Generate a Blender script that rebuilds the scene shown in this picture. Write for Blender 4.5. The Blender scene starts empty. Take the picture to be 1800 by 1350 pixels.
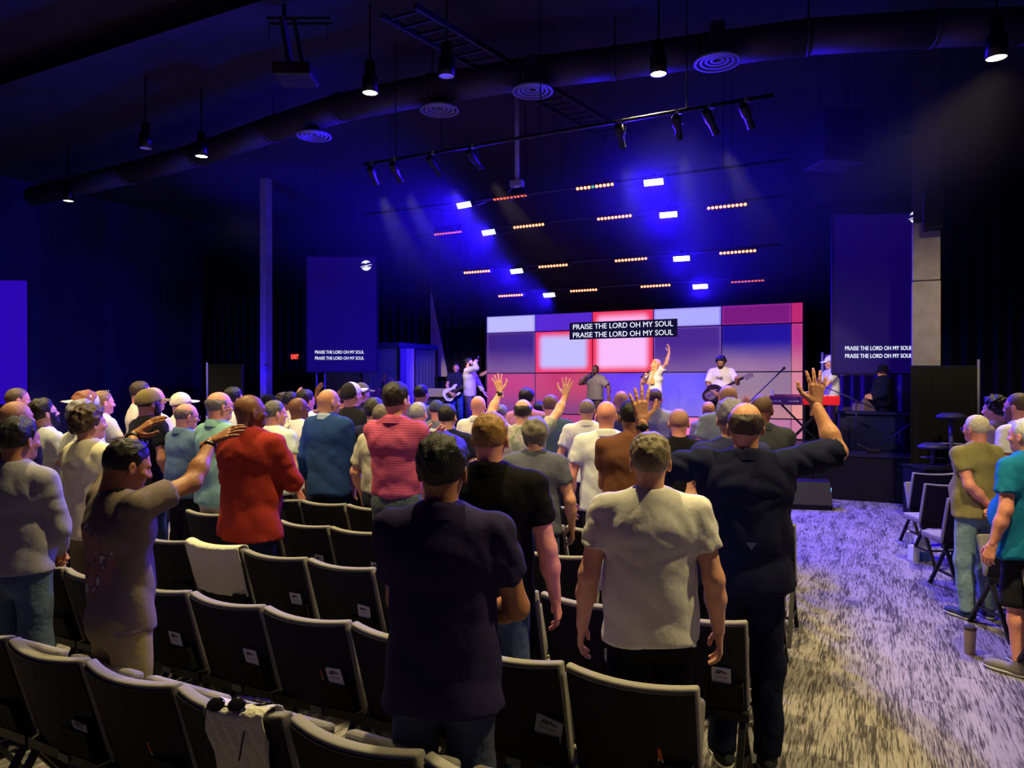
import bpy, math, random
import numpy as np
from mathutils import Vector, Matrix
random.seed(7)
SC = bpy.context.scene
COL = SC.collection

# ------------------------------------------------------------------ camera
FPX, HOR, CAMZ, YAW = 1250.0, 670.0, 1.95, math.radians(26.5)
SA, CA = math.sin(YAW), math.cos(YAW)
cam_d = bpy.data.cameras.new('camera'); cam = bpy.data.objects.new('camera', cam_d); COL.objects.link(cam)
cam.location = (0, 0, CAMZ)
cam.rotation_euler = (math.radians(90) - math.atan((675 - HOR) / FPX), 0, YAW)
cam_d.sensor_width = 36; cam_d.lens = 36 * FPX / 1800; cam_d.clip_end = 200
SC.camera = cam

# ------------------------------------------------------------------ view, world
SC.view_settings.view_transform = 'Standard'; SC.view_settings.look = 'None'
SC.view_settings.gamma = 1.0; SC.view_settings.use_curve_mapping = False
SC.view_settings.exposure = 0.0
w = bpy.data.worlds.new('world'); SC.world = w; w.use_nodes = True
w.node_tree.nodes['Background'].inputs[0].default_value = (0.001, 0.0004, 0.006, 1)
w.node_tree.nodes['Background'].inputs[1].default_value = 1.0
SC.cycles.use_denoising = True
SC.cycles.max_bounces = 5; SC.cycles.diffuse_bounces = 2; SC.cycles.glossy_bounces = 2
SC.cycles.transmission_bounces = 4; SC.cycles.volume_bounces = 0
SC.cycles.sample_clamp_indirect = 3.0; SC.cycles.use_adaptive_sampling = True; SC.cycles.adaptive_threshold = 0.02
SC.cycles.volume_step_rate = 2.0

# lamp strengths (each lamp is built with its fixture further down)
PENDANT_W = 1050.0
WASH_W = 700.0
KEY_W = 1250.0
WARM = (1.0, 0.80, 0.36)
BLUE = (0.02, 0.003, 1.0)

# ------------------------------------------------------------------ pixel -> place
def W(px, py, d):
    r = (px - 900) / FPX; t = (HOR - py) / FPX
    return Vector((d * (r * CA - SA), d * (r * SA + CA), CAMZ + d * t))
def ground(px, py, z=0.0):
    return W(px, py, FPX * (CAMZ - z) / (py - HOR))
def onY(px, py, Y):
    r = (px - 900) / FPX
    return W(px, py, Y / (r * SA + CA))

# ------------------------------------------------------------------ materials
def lin(c):
    return tuple(((v / 255) / 12.92 if v / 255 <= 0.04045 else ((v / 255 + 0.055) / 1.055) ** 2.4) for v in c)
MATS = {}
def mat(name, rgb, rough=0.8, metal=0.0, bump=0.0, bscale=40.0, spec=0.3, var=0.0, vscale=12.0, emit=None, estr=0.0, alpha=1.0, trans=0.0, sheen=0.0):
    if name in MATS: return MATS[name]
    m = bpy.data.materials.new(name); m.use_nodes = True; MATS[name] = m
    nt = m.node_tree; b = nt.nodes['Principled BSDF']
    c = (*lin(rgb), 1)
    b.inputs['Base Color'].default_value = c; b.inputs['Roughness'].default_value = rough
    b.inputs['Metallic'].default_value = metal; b.inputs['Specular IOR Level'].default_value = spec
    if sheen: b.inputs['Sheen Weight'].default_value = sheen
    if trans: b.inputs['Transmission Weight'].default_value = trans
    if alpha < 1: b.inputs['Alpha'].default_value = alpha
    if emit is not None:
        b.inputs['Emission Color'].default_value = (*emit, 1); b.inputs['Emission Strength'].default_value = estr
    tc = None
    if bump or var:
        tc = nt.nodes.new('ShaderNodeTexCoord')
    if var:
        n = nt.nodes.new('ShaderNodeTexNoise'); n.inputs['Scale'].default_value = vscale; n.inputs['Detail'].default_value = 3
        nt.links.new(tc.outputs['Object'], n.inputs['Vector'])
        r = nt.nodes.new('ShaderNodeMapRange'); r.inputs[1].default_value = 0.3; r.inputs[2].default_value = 0.7
        r.inputs[3].default_value = 1 - var; r.inputs[4].default_value = 1 + var
        nt.links.new(n.outputs['Fac'], r.inputs[0])
        mx = nt.nodes.new('ShaderNodeVectorMath'); mx.operation = 'SCALE'; mx.inputs[0].default_value = c[:3]
        nt.links.new(r.outputs[0], mx.inputs['Scale']); nt.links.new(mx.outputs[0], b.inputs['Base Color'])
    if bump:
        n = nt.nodes.new('ShaderNodeTexNoise'); n.inputs['Scale'].default_value = bscale; n.inputs['Detail'].default_value = 4
        nt.links.new(tc.outputs['Object'], n.inputs['Vector'])
        bp = nt.nodes.new('ShaderNodeBump'); bp.inputs['Strength'].default_value = bump; bp.inputs['Distance'].default_value = 0.02
        nt.links.new(n.outputs['Fac'], bp.inputs['Height']); nt.links.new(bp.outputs[0], b.inputs['Normal'])
    return m
def emis(name, rgb, s):
    return mat(name, (0, 0, 0), emit=rgb, estr=s)

# ------------------------------------------------------------------ mesh builders
class MB:
    def __init__(s): s.v = []; s.f = []
    def add(s, v, f):
        o = len(s.v); s.v += [tuple(p) for p in v]; s.f += [tuple(i + o for i in q) for q in f]; return s
    def box(s, lo, hi, M=None):
        x0, y0, z0 = lo; x1, y1, z1 = hi
        v = [Vector(p) for p in ((x0,y0,z0),(x1,y0,z0),(x1,y1,z0),(x0,y1,z0),(x0,y0,z1),(x1,y0,z1),(x1,y1,z1),(x0,y1,z1))]
        if M is not None: v = [M @ p for p in v]
        return s.add(v, [(0,3,2,1),(4,5,6,7),(0,1,5,4),(1,2,6,5),(2,3,7,6),(3,0,4,7)])
    def bar(s, a, b, w, t=None, up=(0,0,1)):
        a = Vector(a); b = Vector(b); t = t or w; d = (b - a); L = d.length; d.normalize()
        u = Vector(up); x = d.cross(u)
        if x.length < 1e-4: x = d.cross(Vector((0,1,0)))
        x.normalize(); y = x.cross(d)
        M = Matrix(((x.x,y.x,d.x,a.x),(x.y,y.y,d.y,a.y),(x.z,y.z,d.z,a.z),(0,0,0,1)))
        return s.box((-w/2,-t/2,0),(w/2,t/2,L), M)
    def tube(s, pts, r, n=10, cap=True):
        pts = [Vector(p) for p in pts]; rs = r if isinstance(r, (list, tuple)) else [r] * len(pts)
        V = []; F = []; up = None
        for i, p in enumerate(pts):
            d = (pts[min(i+1, len(pts)-1)] - pts[max(i-1, 0)]).normalized()
            if up is None: up = Vector((0,0,1)) if abs(d.z) < 0.9 else Vector((0,1,0))
            x = d.cross(up).normalized(); y = x.cross(d); up = y if False else up
            for k in range(n):
                a = 2 * math.pi * k / n
                V.append(p + rs[i] * (math.cos(a) * x + math.sin(a) * y))
        for i in range(len(pts) - 1):
            for k in range(n):
                F.append((i*n+k, i*n+(k+1)%n, (i+1)*n+(k+1)%n, (i+1)*n+k))
        if cap:
            F.append(tuple(range(n))[::-1]); F.append(tuple((len(pts)-1)*n + k for k in range(n)))
        F = [q[::-1] for q in F]
        return s.add(V, F)
    def lathe(s, prof, n=24, M=None, cap=True):
        V = []; F = []
        for (r, z) in prof:
            for k in range(n):
                a = 2*math.pi*k/n; p = Vector((r*math.cos(a), r*math.sin(a), z)); V.append(M @ p if M is not None else p)
        for i in range(len(prof)-1):
            for k in range(n): F.append((i*n+k, i*n+(k+1)%n, (i+1)*n+(k+1)%n, (i+1)*n+k))
        if cap:
            F.append(tuple(range(n))[::-1]); F.append(tuple((len(prof)-1)*n+k for k in range(n)))
        return s.add(V, F)
    def prism(s, poly, t, M=None):
        n = len(poly); V = [Vector((x, y, 0)) for x, y in poly] + [Vector((x, y, t)) for x, y in poly]
        if M is not None: V = [M @ p for p in V]
        return s.add(V, [tuple(range(n))[::-1], tuple(range(n, 2*n))] + [(i, (i+1)%n, n+(i+1)%n, n+i) for i in range(n)])
    def sheet(s, fn, nu, nv):
        V = [fn(i/nu, j/nv) for j in range(nv+1) for i in range(nu+1)]
        return s.add(V, [(j*(nu+1)+i, j*(nu+1)+i+1, (j+1)*(nu+1)+i+1, (j+1)*(nu+1)+i) for j in range(nv) for i in range(nu)])
    def mesh(s, name, smooth=False):
        me = bpy.data.meshes.new(name); me.from_pydata([tuple(v) for v in s.v], [], s.f); me.update()
        if smooth: me.polygons.foreach_set('use_smooth', [True] * len(me.polygons))
        return me
    def build(s, name, m, parent=None, smooth=False, loc=None):
        return link(name, s.mesh(name, smooth), m, parent, loc)
def link(name, me, m, parent=None, loc=None):
    o = bpy.data.objects.new(name, me); COL.objects.link(o)
    if parent is not None: o.parent = parent
    if loc is not None: o.location = loc
    if m is not None:
        if len(me.materials) == 0: me.materials.append(m)
        elif me.materials[0] != m:
            o.material_slots[0].link = 'OBJECT'; o.material_slots[0].material = m
    return o
def bevel(o, w=0.005, seg=2):
    md = o.modifiers.new('bevel', 'BEVEL'); md.width = w; md.segments = seg; md.limit_method = 'ANGLE'; return o
def empty(name, loc=(0,0,0), rz=0.0, scale=1.0):
    o = bpy.data.objects.new(name, None); COL.objects.link(o); o.location = loc; o.rotation_euler = (0,0,rz)
    o.scale = (scale,)*3; o.empty_display_size = 0.1; return o
def tag(o, label, cat, group=None):
    o['label'] = label; o['category'] = cat
    if group: o['group'] = group
    return o
def struct(o, label=None):
    o['kind'] = 'structure'
    if label: o['label'] = label
    return o
def copy_tree(o, parent=None):
    c = o.copy(); COL.objects.link(c); c.parent = parent
    for ch in list(o.children): copy_tree(ch, c)
    return c
_text_cache = {}
def text_mesh(txt, size, bold=0.0, ext=0.002):
    key = (txt, size, bold)
    if key in _text_cache: return _text_cache[key]
    cu = bpy.data.curves.new('txt', 'FONT'); cu.body = txt; cu.size = size; cu.align_x = 'LEFT'; cu.align_y = 'BOTTOM_BASELINE'
    cu.extrude = ext; cu.offset = bold; cu.resolution_u = 3
    o = bpy.data.objects.new('txt', cu); COL.objects.link(o)
    dg = bpy.context.evaluated_depsgraph_get(); me = bpy.data.meshes.new_from_object(o.evaluated_get(dg))
    COL.objects.unlink(o); bpy.data.objects.remove(o); me.name = 'lettering'
    _text_cache[key] = me
    return me
def axes(o, x, y, z, loc):
    """Place o with local axes x, y, z (world vectors)."""
    o.matrix_local = Matrix(((x[0],y[0],z[0],loc[0]),(x[1],y[1],z[1],loc[1]),(x[2],y[2],z[2],loc[2]),(0,0,0,1)))
    return o
# ------------------------------------------------------------------ organic surfaces: blended distance fields -> quads
BIG = 0.2
def smin(a, b, k):
    if k <= 0: return np.minimum(a, b)
    h = np.clip(0.5 + 0.5 * (b - a) / k, 0, 1)
    return b * (1 - h) + a * h - k * h * (1 - h)
def rcone(a, b, ra, rb, sc=(1,1,1), cut=None, cut0=None):
    sc = np.array(sc, float); a = np.array(a, float); b = np.array(b, float); A = a / sc; D = b / sc - A
    L2 = max(float(D @ D), 1e-9); ms = float(sc.min())
    def fn(x, y, z):
        px, py, pz = x / sc[0] - A[0], y / sc[1] - A[1], z / sc[2] - A[2]
        t = np.clip((px * D[0] + py * D[1] + pz * D[2]) / L2, 0, 1)
        d = np.sqrt((px - t * D[0])**2 + (py - t * D[1])**2 + (pz - t * D[2])**2) - (ra + (rb - ra) * t)
        d = d * (0.5 + 0.5 * ms)
        if cut is not None:
            n = (b - a) / np.linalg.norm(b - a)
            d = np.maximum(d, (x - b[0]) * n[0] + (y - b[1]) * n[1] + (z - b[2]) * n[2] - cut)
        if cut0 is not None:
            n = (a - b) / np.linalg.norm(b - a)
            d = np.maximum(d, (x - a[0]) * n[0] + (y - a[1]) * n[1] + (z - a[2]) * n[2] - cut0)
        return d
    R = max(ra, rb) * sc
    return (np.minimum(a, b) - R, np.maximum(a, b) + R, fn)
def ellip(c, r, rot=None):
    c = np.array(c, float); r = np.array(r, float); m = r.max()
    def fn(x, y, z):
        X, Y, Z = x - c[0], y - c[1], z - c[2]
        if rot is not None:
            X, Y, Z = (rot[0][0]*X + rot[0][1]*Y + rot[0][2]*Z, rot[1][0]*X + rot[1][1]*Y + rot[1][2]*Z, rot[2][0]*X + rot[2][1]*Y + rot[2][2]*Z)
        k0 = np.sqrt((X/r[0])**2 + (Y/r[1])**2 + (Z/r[2])**2)
        k1 = np.sqrt((X/r[0]**2)**2 + (Y/r[1]**2)**2 + (Z/r[2]**2)**2) + 1e-9
        return k0 * (k0 - 1) / k1
    R = r if rot is None else np.array([m, m, m])
    return (c - R, c + R, fn)
class Field:
    def __init__(s, lo, hi, h):
        s.h = h; s.lo = np.array(lo, float) - 3*h; n = np.ceil((np.array(hi, float) + 3*h - s.lo) / h).astype(int) + 1
        s.ax = [s.lo[i] + h * np.arange(n[i]) for i in range(3)]; s.F = np.full(n, BIG, np.float32)
    def region(s, lo, hi, pad):
        sl = []
        for i in range(3):
            a = max(0, int((lo[i] - pad - s.lo[i]) / s.h)); b = min(len(s.ax[i]), int((hi[i] + pad - s.lo[i]) / s.h) + 2)
            sl.append(slice(a, max(a, b)))
        x = s.ax[0][sl[0]][:, None, None]; y = s.ax[1][sl[1]][None, :, None]; z = s.ax[2][sl[2]][None, None, :]
        return tuple(sl), x, y, z
    def add(s, prim, k=0.03):
        sl, x, y, z = s.region(prim[0], prim[1], k + 2 * s.h)
        if 0 in s.F[sl].shape: return
        s.F[sl] = smin(s.F[sl], prim[2](x, y, z).astype(np.float32), k)
    def sub(s, prim, k=0.01):
        sl, x, y, z = s.region(prim[0], prim[1], k + 2 * s.h)
        if 0 in s.F[sl].shape: return
        s.F[sl] = -smin(-s.F[sl], prim[2](x, y, z).astype(np.float32), k)
    def full(s, fn):
        x = s.ax[0][:, None, None]; y = s.ax[1][None, :, None]; z = s.ax[2][None, None, :]
        s.F = fn(s.F, x, y, z).astype(np.float32)
    def mesh(s):
        return snet(s.F, s.lo, s.h)
def snet(F, lo, h):
    ins = F < 0
    n = np.array(F.shape) - 1
    C = [(i, j, k) for i in (0, 1) for j in (0, 1) for k in (0, 1)]
    def S(A, c): return A[c[0]:c[0]+n[0], c[1]:c[1]+n[1], c[2]:c[2]+n[2]]
    cnt = np.zeros(n, np.int8)
    for c in C: cnt += S(ins, c)
    act = (cnt > 0) & (cnt < 8)
    idx = np.full(n, -1, np.int64); ids = np.argwhere(act); idx[act] = np.arange(len(ids))
    vals = {c: S(F, c)[act] for c in C}
    sm = np.zeros((len(ids), 3)); num = np.zeros(len(ids))
    for c in C:
        for a in range(3):
            if c[a] == 0:
                e = list(c); e[a] = 1; e = tuple(e); fa, fb = vals[c], vals[e]
                mk = (fa < 0) != (fb < 0); t = np.where(mk, fa / np.where(fa - fb == 0, 1, fa - fb), 0)
                for q in range(3): sm[:, q] += np.where(mk, c[q] + (t if q == a else 0), 0)
                num += mk
    V = lo + h * (ids + sm / np.maximum(num, 1)[:, None])
    Q = []
    for a in range(3):
        b, c = (a + 1) % 3, (a + 2) % 3
        s0 = [slice(None)] * 3; s1 = [slice(None)] * 3
        s0[a] = slice(0, -1); s1[a] = slice(1, None)
        A, B = ins[tuple(s0)], ins[tuple(s1)]
        ch = A != B
        e = np.argwhere(ch)
        e = e[(e[:, b] > 0) & (e[:, c] > 0) & (e[:, b] < n[b]) & (e[:, c] < n[c])]
        if len(e) == 0: continue
        fl = A[e[:, 0], e[:, 1], e[:, 2]]
        def cell(db, dc):
            g = e.copy(); g[:, b] += db; g[:, c] += dc; return idx[g[:, 0], g[:, 1], g[:, 2]]
        q = np.stack([cell(-1, -1), cell(0, -1), cell(0, 0), cell(-1, 0)], 1)
        q = np.where(fl[:, None], q, q[:, ::-1]); Q.append(q)
    Q = np.concatenate(Q) if Q else np.zeros((0, 4), np.int64)
    return V, Q
def np_mesh(name, V, Q, smooth=True):
    me = bpy.data.meshes.new(name); me.vertices.add(len(V)); me.vertices.foreach_set('co', np.asarray(V, np.float32).ravel())
    me.loops.add(len(Q) * 4); me.loops.foreach_set('vertex_index', np.asarray(Q, np.int32).ravel())
    me.polygons.add(len(Q)); me.polygons.foreach_set('loop_start', np.arange(0, len(Q) * 4, 4, dtype=np.int32))
    me.polygons.foreach_set('use_smooth', np.full(len(Q), smooth)); me.update(calc_edges=True)
    return me
def join(parts):
    V = []; Q = []; o = 0
    for v, q in parts: V.append(v); Q.append(q + o); o += len(v)
    return np.concatenate(V), np.concatenate(Q)
def xform(vq, M):
    v, q = vq; A = np.array(M)
    v2 = v @ A[:3, :3].T + A[:3, 3]
    return (v2, q[:, ::-1]) if np.linalg.det(A[:3, :3]) < 0 else (v2, q)
def build_prims(prims, h, k, post=None):
    lo = np.min([p[0] for p in prims], 0); hi = np.max([p[1] for p in prims], 0)
    f = Field(lo, hi, h)
    for p in prims: f.add(p, k)
    if post: f.full(post)
    return f.mesh()

# ------------------------------------------------------------------ hands (a left hand: +x thumb side, +y palm side, +z fingers)
_hand = {}
def hand(kind, h):
    if (kind, h) in _hand: return _hand[(kind, h)]
    curl, spread = {'relaxed': (0.75, 2.0), 'spread': (0.16, 11.0), 'open': (0.3, 4.0), 'fist': (2.6, 0.0), 'grip': (2.1, 0.0), 'clasp': (1.5, 1.0)}[kind]
    P = [rcone((0,0,-0.05), (0,0,0.01), 0.027, 0.025, (1, .82, 1))]
    bases = [(0.031, 0.092), (0.0105, 0.097), (-0.010, 0.093), (-0.029, 0.084)]
    segs = [(0.034, .023, .019), (0.038, .026, .020), (0.035, .024, .020), (0.028, .019, .017)]
    tips = []
    for i, ((bx, bz), sg) in enumerate(zip(bases, segs)):
        P.append(rcone((bx * 0.35, 0, 0.0), (bx, 0, bz), 0.017, 0.0125, (1, .85, 1)))
        ang = 0.0; sp = math.radians(spread * (1.5 - i)); p = np.array([bx, 0.0, bz])
        for j, L in enumerate(sg):
            ang += math.radians((28, 34, 24)[j]) * curl
            dr = np.array([math.sin(sp) * math.cos(ang), math.sin(ang), math.cos(sp) * math.cos(ang)])
            q = p + dr * L
            P.append(rcone(p, q, 0.0098 - j * 0.0008, 0.0092 - j * 0.0010)); p = q
    c2 = min(curl, 1.6)
    t0 = np.array([0.022, 0.004, 0.022]); open_ = 1.0 if kind in ('spread', 'open') else 0.62
    t1 = t0 + np.array([0.034 * open_ + 0.006, 0.010 + 0.012 * c2, 0.030]); t2 = t1 + np.array([0.020 * open_, 0.004 + 0.012 * c2, 0.030 - 0.005 * c2]); t3 = t2 + np.array([0.006 * open_ - 0.006 * c2, 0.010 * c2, 0.026])
    P += [rcone(t0, t1, 0.017, 0.0125), rcone(t1, t2, 0.0115, 0.0105), rcone(t2, t3, 0.0105, 0.0085)]
    lo = np.min([p[0] for p in P], 0); lo[2] = -0.045; hi = np.max([p[1] for p in P], 0)
    f = Field(lo, hi, h)
    for i, p in enumerate(P): f.add(p, 0.012 if i in (0, 1, 5, 9, 13) or i == len(P) - 3 else 0.004)
    _hand[(kind, h)] = f.mesh(); return _hand[(kind, h)]

# ------------------------------------------------------------------ heads (origin at the neck base, face towards +y, crown at z 0.25)
_head = {}
def skull(x, y, z):
    d = ellip((0, -0.014, 0.158), (0.0775, 0.098, 0.092))[2](x, y, z)
    return smin(d, ellip((0, 0.022, 0.095), (0.056, 0.066, 0.072))[2](x, y, z), 0.035)
def head_mesh(h, jaw=1.0):
    if (h, jaw) in _head: return _head[(h, jaw)]
    f = Field((-0.10, -0.13, -0.05), (0.10, 0.13, 0.26), h)
    f.full(lambda F, x, y, z: skull(x, y, z) + 0 * F)
    f.add(rcone((0, -0.028, -0.045), (0, -0.018, 0.09), 0.060, 0.052), 0.03)             # neck
    f.add(rcone((0, -0.05, 0.0), (0, -0.055, 0.09), 0.035, 0.035, (1.2, 1, 1)), 0.03)      # nape
    f.add(ellip((0, 0.060, 0.045), (0.026 * jaw, 0.026, 0.022)), 0.03)                     # chin
    f.add(rcone((-0.036, 0.072, 0.152), (0.036, 0.072, 0.152), 0.011, 0.011), 0.02)         # brow
    for s in (-1, 1):
        f.sub(ellip((s * 0.031, 0.094, 0.132), (0.018, 0.016, 0.012)), 0.012)              # eye socket
        f.add(ellip((s * 0.031, 0.0755, 0.131), (0.0125, 0.0115, 0.0105)), 0.004)             # eye
        f.add(ellip((s * 0.045, 0.058, 0.108), (0.020, 0.020, 0.016)), 0.02)               # cheek
        f.add(ellip((s * 0.080, -0.010, 0.122), (0.009, 0.019, 0.032), ((1, s*0.35, 0), (-s*0.35, 1, 0), (0, 0, 1))), 0.010)  # ear
        f.sub(ellip((s * 0.089, -0.004, 0.125), (0.006, 0.009, 0.016)), 0.006)
    f.add(rcone((0, 0.083, 0.140), (0, 0.104, 0.106), 0.009, 0.012), 0.012)                # nose
    for s in (-1, 1): f.add(ellip((s * 0.011, 0.094, 0.103), (0.009, 0.010, 0.008)), 0.006)
    f.add(rcone((-0.018, 0.080, 0.080), (0.018, 0.080, 0.080), 0.006, 0.006), 0.008)        # upper lip
    f.add(rcone((-0.015, 0.079, 0.070), (0.015, 0.079, 0.070), 0.006, 0.006), 0.006)        # lower lip
    f.sub(rcone((-0.022, 0.090, 0.0755), (0.022, 0.090, 0.0755), 0.004, 0.004), 0.003)
    _head[(h, jaw)] = f.mesh(); return _head[(h, jaw)]
def hnoise(x, y, z, f, s=0.0):
    return (np.sin(f*x + 2.1*np.sin(f*0.7*y + s)) + np.sin(f*1.1*y + 1.7*np.sin(f*0.8*z + 1.3 + s)) + np.sin(f*0.9*z + 1.9*np.sin(f*0.75*x + 2.2 + s))) / 3
_hair = {}
def hair_mesh(kind, h):
    if (kind, h) in _hair: return _hair[(kind, h)]
    T = {'buzz': (0.0035, 0.0008, 60), 'short': (0.010, 0.003, 120), 'medium': (0.020, 0.006, 75), 'curly': (0.031, 0.013, 95), 'fringe': (0.008, 0.003, 90), 'spiky': (0.014, 0.0045, 120),
         'long': (0.020, 0.005, 60), 'wavy': (0.024, 0.009, 60), 'thin': (0.0035, 0.0006, 60)}[kind]
    lz = -0.36 if kind == 'long' else (-0.04 if kind == 'wavy' else 0.0)
    f = Field((-0.20, -0.24, lz), (0.20, 0.18, 0.30), h)
    def fn(F, x, y, z):
        d = skull(x, y, z)
        n = hnoise(x, y, z, T[2])
        if kind in ('medium', 'short', 'spiky'): n = n + 0.7 * hnoise(x * 1.2, y * 0.5, z * 0.6, T[2] * 2.1, 1.0)
        top = np.clip((z - 0.15) / 0.08, 0, 1) if kind in ('short', 'medium', 'spiky') else 1.0
        line = np.where(y > 0.0, 0.128 + 1.05 * y, 0.128 + 0.85 * np.maximum(y, -0.095) + 0 * y)
        line = np.where((np.abs(x) > 0.055) & (y > 0.0) & (y < 0.045), 0.128 + 1.9 * (y - 0.012), line)
        if kind in ('fringe', 'thin'): line = line + np.where(y > 0.02, 0.02, 0.0)
        if kind in ('wavy',): line = line - np.clip(-y * 1.2, 0, 0.09)
        eb = ellip((0, 0.006, 0.255), (0.088, 0.126, 0.100))[2](x, y, z)
        tap = np.clip((z - line) / 0.055, 0.12, 1) if kind not in ('long', 'wavy', 'curly') else np.clip((z - line) / 0.03, 0.3, 1)
        if kind == 'fringe': tap = tap * np.clip((eb + 0.012 * n) / 0.035, 0.04, 1)
        d = d - (T[0] * (0.55 + 0.45 * top) + T[1] * n * (0.4 + 0.6 * top)) * tap
        d = np.maximum(d, (line - z + 0.004 * n) * 0.72)
        if kind == 'fringe': d = np.maximum(d, -ellip((0, 0.006, 0.255), (0.088, 0.126, 0.100))[2](x, y, z))
        if kind == 'long':
            b = rcone((0, -0.045, 0.14), (0, -0.115, -0.30), 0.100, 0.092, (1, .70, 1), cut=0.02)[2](x, y, z) - 0.004 * np.sin(x * 190 + 6 * np.sin(z * 9))
            b = np.maximum(b, y - 0.035 - 0.05 * np.clip(np.abs(x) - 0.06, 0, 1)); d = smin(d, b, 0.02)
            for s in (-1, 1):
                d = smin(d, rcone((s*0.070, 0.0, 0.15), (s*0.125, 0.075, -0.28), 0.036, 0.052, cut=0.01)[2](x, y, z), 0.015)
        return np.maximum(d, -(skull(x, y, z) + 0.008))
    f.full(fn); _hair[(kind, h)] = f.mesh(); return _hair[(kind, h)]
def hat_mesh(kind, h):
    key = ('hat' + kind, h)
    if key in _hair: return _hair[key]
    f = Field((-0.16, -0.16, 0.05), (0.16, 0.24, 0.29), h)
    def fn(F, x, y, z):
        d = ellip((0, -0.014, 0.158), (0.093, 0.113, 0.112))[2](x, y, z)
        if kind == 'cap':
            d = np.maximum(d, (0.150 + 0.22 * y - z))
            bl = ellip((0, 0.105, 0.172), (0.078, 0.090, 0.030))[2](x, y, z)
            bl = np.maximum(bl, np.abs(z - (0.180 - 0.05 * (x / 0.075)**2 - 0.10 * (y - 0.09))) - 0.0055)
            d = smin(d, np.maximum(bl, 0.06 - y), 0.006)
        elif kind == 'beanie':
            d = ellip((0, -0.018, 0.168), (0.090, 0.110, 0.108))[2](x, y, z); d = np.maximum(d, 0.118 + 0.5 * y - z)
        else:
            d = np.maximum(d, 0.150 - z)
            br = np.sqrt((x / 0.88)**2 + (y + 0.014)**2); zz = 0.155 - 0.55 * (br - 0.10)
            d = smin(d, np.maximum(np.maximum(np.abs(z - zz) - 0.007, br - 0.155), 0.07 - br), 0.008)
        return np.maximum(d, -(skull(x, y, z) - 0.002))
    f.full(fn); _hair[key] = f.mesh(); return _hair[key]
def beard_mesh(h):
    if ('beard', h) in _hair: return _hair[('beard', h)]
    f = Field((-0.09, -0.02, 0.0), (0.09, 0.12, 0.16), h)
    def fn(F, x, y, z):
        d = smin(skull(x, y, z), ellip((0, 0.062, 0.042), (0.030, 0.028, 0.026))[2](x, y, z), 0.03) - 0.009 - 0.002 * hnoise(x, y, z, 160)
        d = np.maximum(d, z - 0.095 - 0.35 * np.clip(np.abs(x) - 0.03, 0, 1) - np.where(np.abs(x) > 0.045, 0.03, 0)); d = np.maximum(d, 0.012 - y)
        d = np.maximum(d, -ellip((0, 0.096, 0.076), (0.022, 0.016, 0.008))[2](x, y, z))
        return d
    f.full(fn); _hair[('beard', h)] = f.mesh(); return _hair[('beard', h)]
_shoe = {}
def shoe_mesh(part):
    if part in _shoe: return _shoe[part]
    f = Field((-0.07, -0.12, 0.0), (0.07, 0.21, 0.13), 0.009)
    def fn(F, x, y, z):
        g = 0.006 if part == 'sole' else 0.0
        d = ellip((0.004, 0.085, 0.030), (0.047 + g, 0.105 + g, 0.046))[2](x, y, z)
        d = smin(d, ellip((0, -0.035, 0.035), (0.040 + g, 0.070 + g, 0.060))[2](x, y, z), 0.04)
        if part != 'sole': d = smin(d, rcone((0, -0.03, 0.04), (0, -0.04, 0.10), 0.042, 0.042)[2](x, y, z), 0.03)
        d = np.maximum(d, (0.022 - z) if part != 'sole' else np.maximum(0.0005 - z, z - 0.026))
        return d
    f.full(fn); v, q = f.mesh(); me = np_mesh('shoe_' + part, v, q); _shoe[part] = me; return me

# ------------------------------------------------------------------ bodies (1.75 m tall, facing +y, feet at the origin)
L1, L2 = 0.285, 0.255
def ik(S, T, pole):
    S = np.array(S, float); T = np.array(T, float); d = T - S; D = np.linalg.norm(d)
    if D > 0.995 * (L1 + L2): d = d / D * 0.995 * (L1 + L2); D = 0.995 * (L1 + L2)
    if D < 0.12: d = d / D * 0.12; D = 0.12
    u = d / D; a = (L1*L1 - L2*L2 + D*D) / (2*D); hh = math.sqrt(max(L1*L1 - a*a, 0)); p = np.array(pole, float); p = p - u * (p @ u)
    if np.linalg.norm(p) < 1e-4: p = np.array([0, -1.0, 0.01]); p = p - u * (p @ u)
    p /= np.linalg.norm(p)
    return S + u * a + p * hh, S + d
def unit(v):
    v = np.array(v, float); return v / (np.linalg.norm(v) + 1e-9)
POSES = {  # wrist target for the right arm, pole, palm normal, hand, finger direction (None: along the forearm)
    'down':   ((0.245, 0.035, 0.905), (0.35, -1, 0), (-1, 0.1, 0), 'relaxed', None),
    'relax':  ((0.235, 0.09, 0.93), (0.5, -1, 0), (-1, -0.3, 0), 'relaxed', None),
    'clasp':  ((0.035, 0.205, 0.995), (1, -0.5, -0.2), (-0.5, -0.8, 0), 'clasp', (-0.6, 0.3, -0.6)),
    'pray':   ((0.045, 0.235, 1.17), (1, -0.3, -0.6), (-1, 0, 0), 'open', (-0.15, 0.5, 0.8)),
    'fold':   ((-0.075, 0.195, 1.16), (1, 0.0, -0.9), (0, -1, 0), 'relaxed', (-0.9, -0.1, 0.1)),
    'back':   ((0.015, -0.175, 0.985), (1, -0.25, 0), (0, -1, 0), 'clasp', (-0.8, 0, -0.5)),
    'pocket': ((0.215, 0.075, 0.955), (0.7, -1, 0), (-1, 0, 0), 'relaxed', None),
    'hold':   ((0.09, 0.235, 1.06), (1, -0.6, -0.6), (-1, 0, 0.2), 'grip', (-0.2, 0.8, 0.4)),
}
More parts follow.
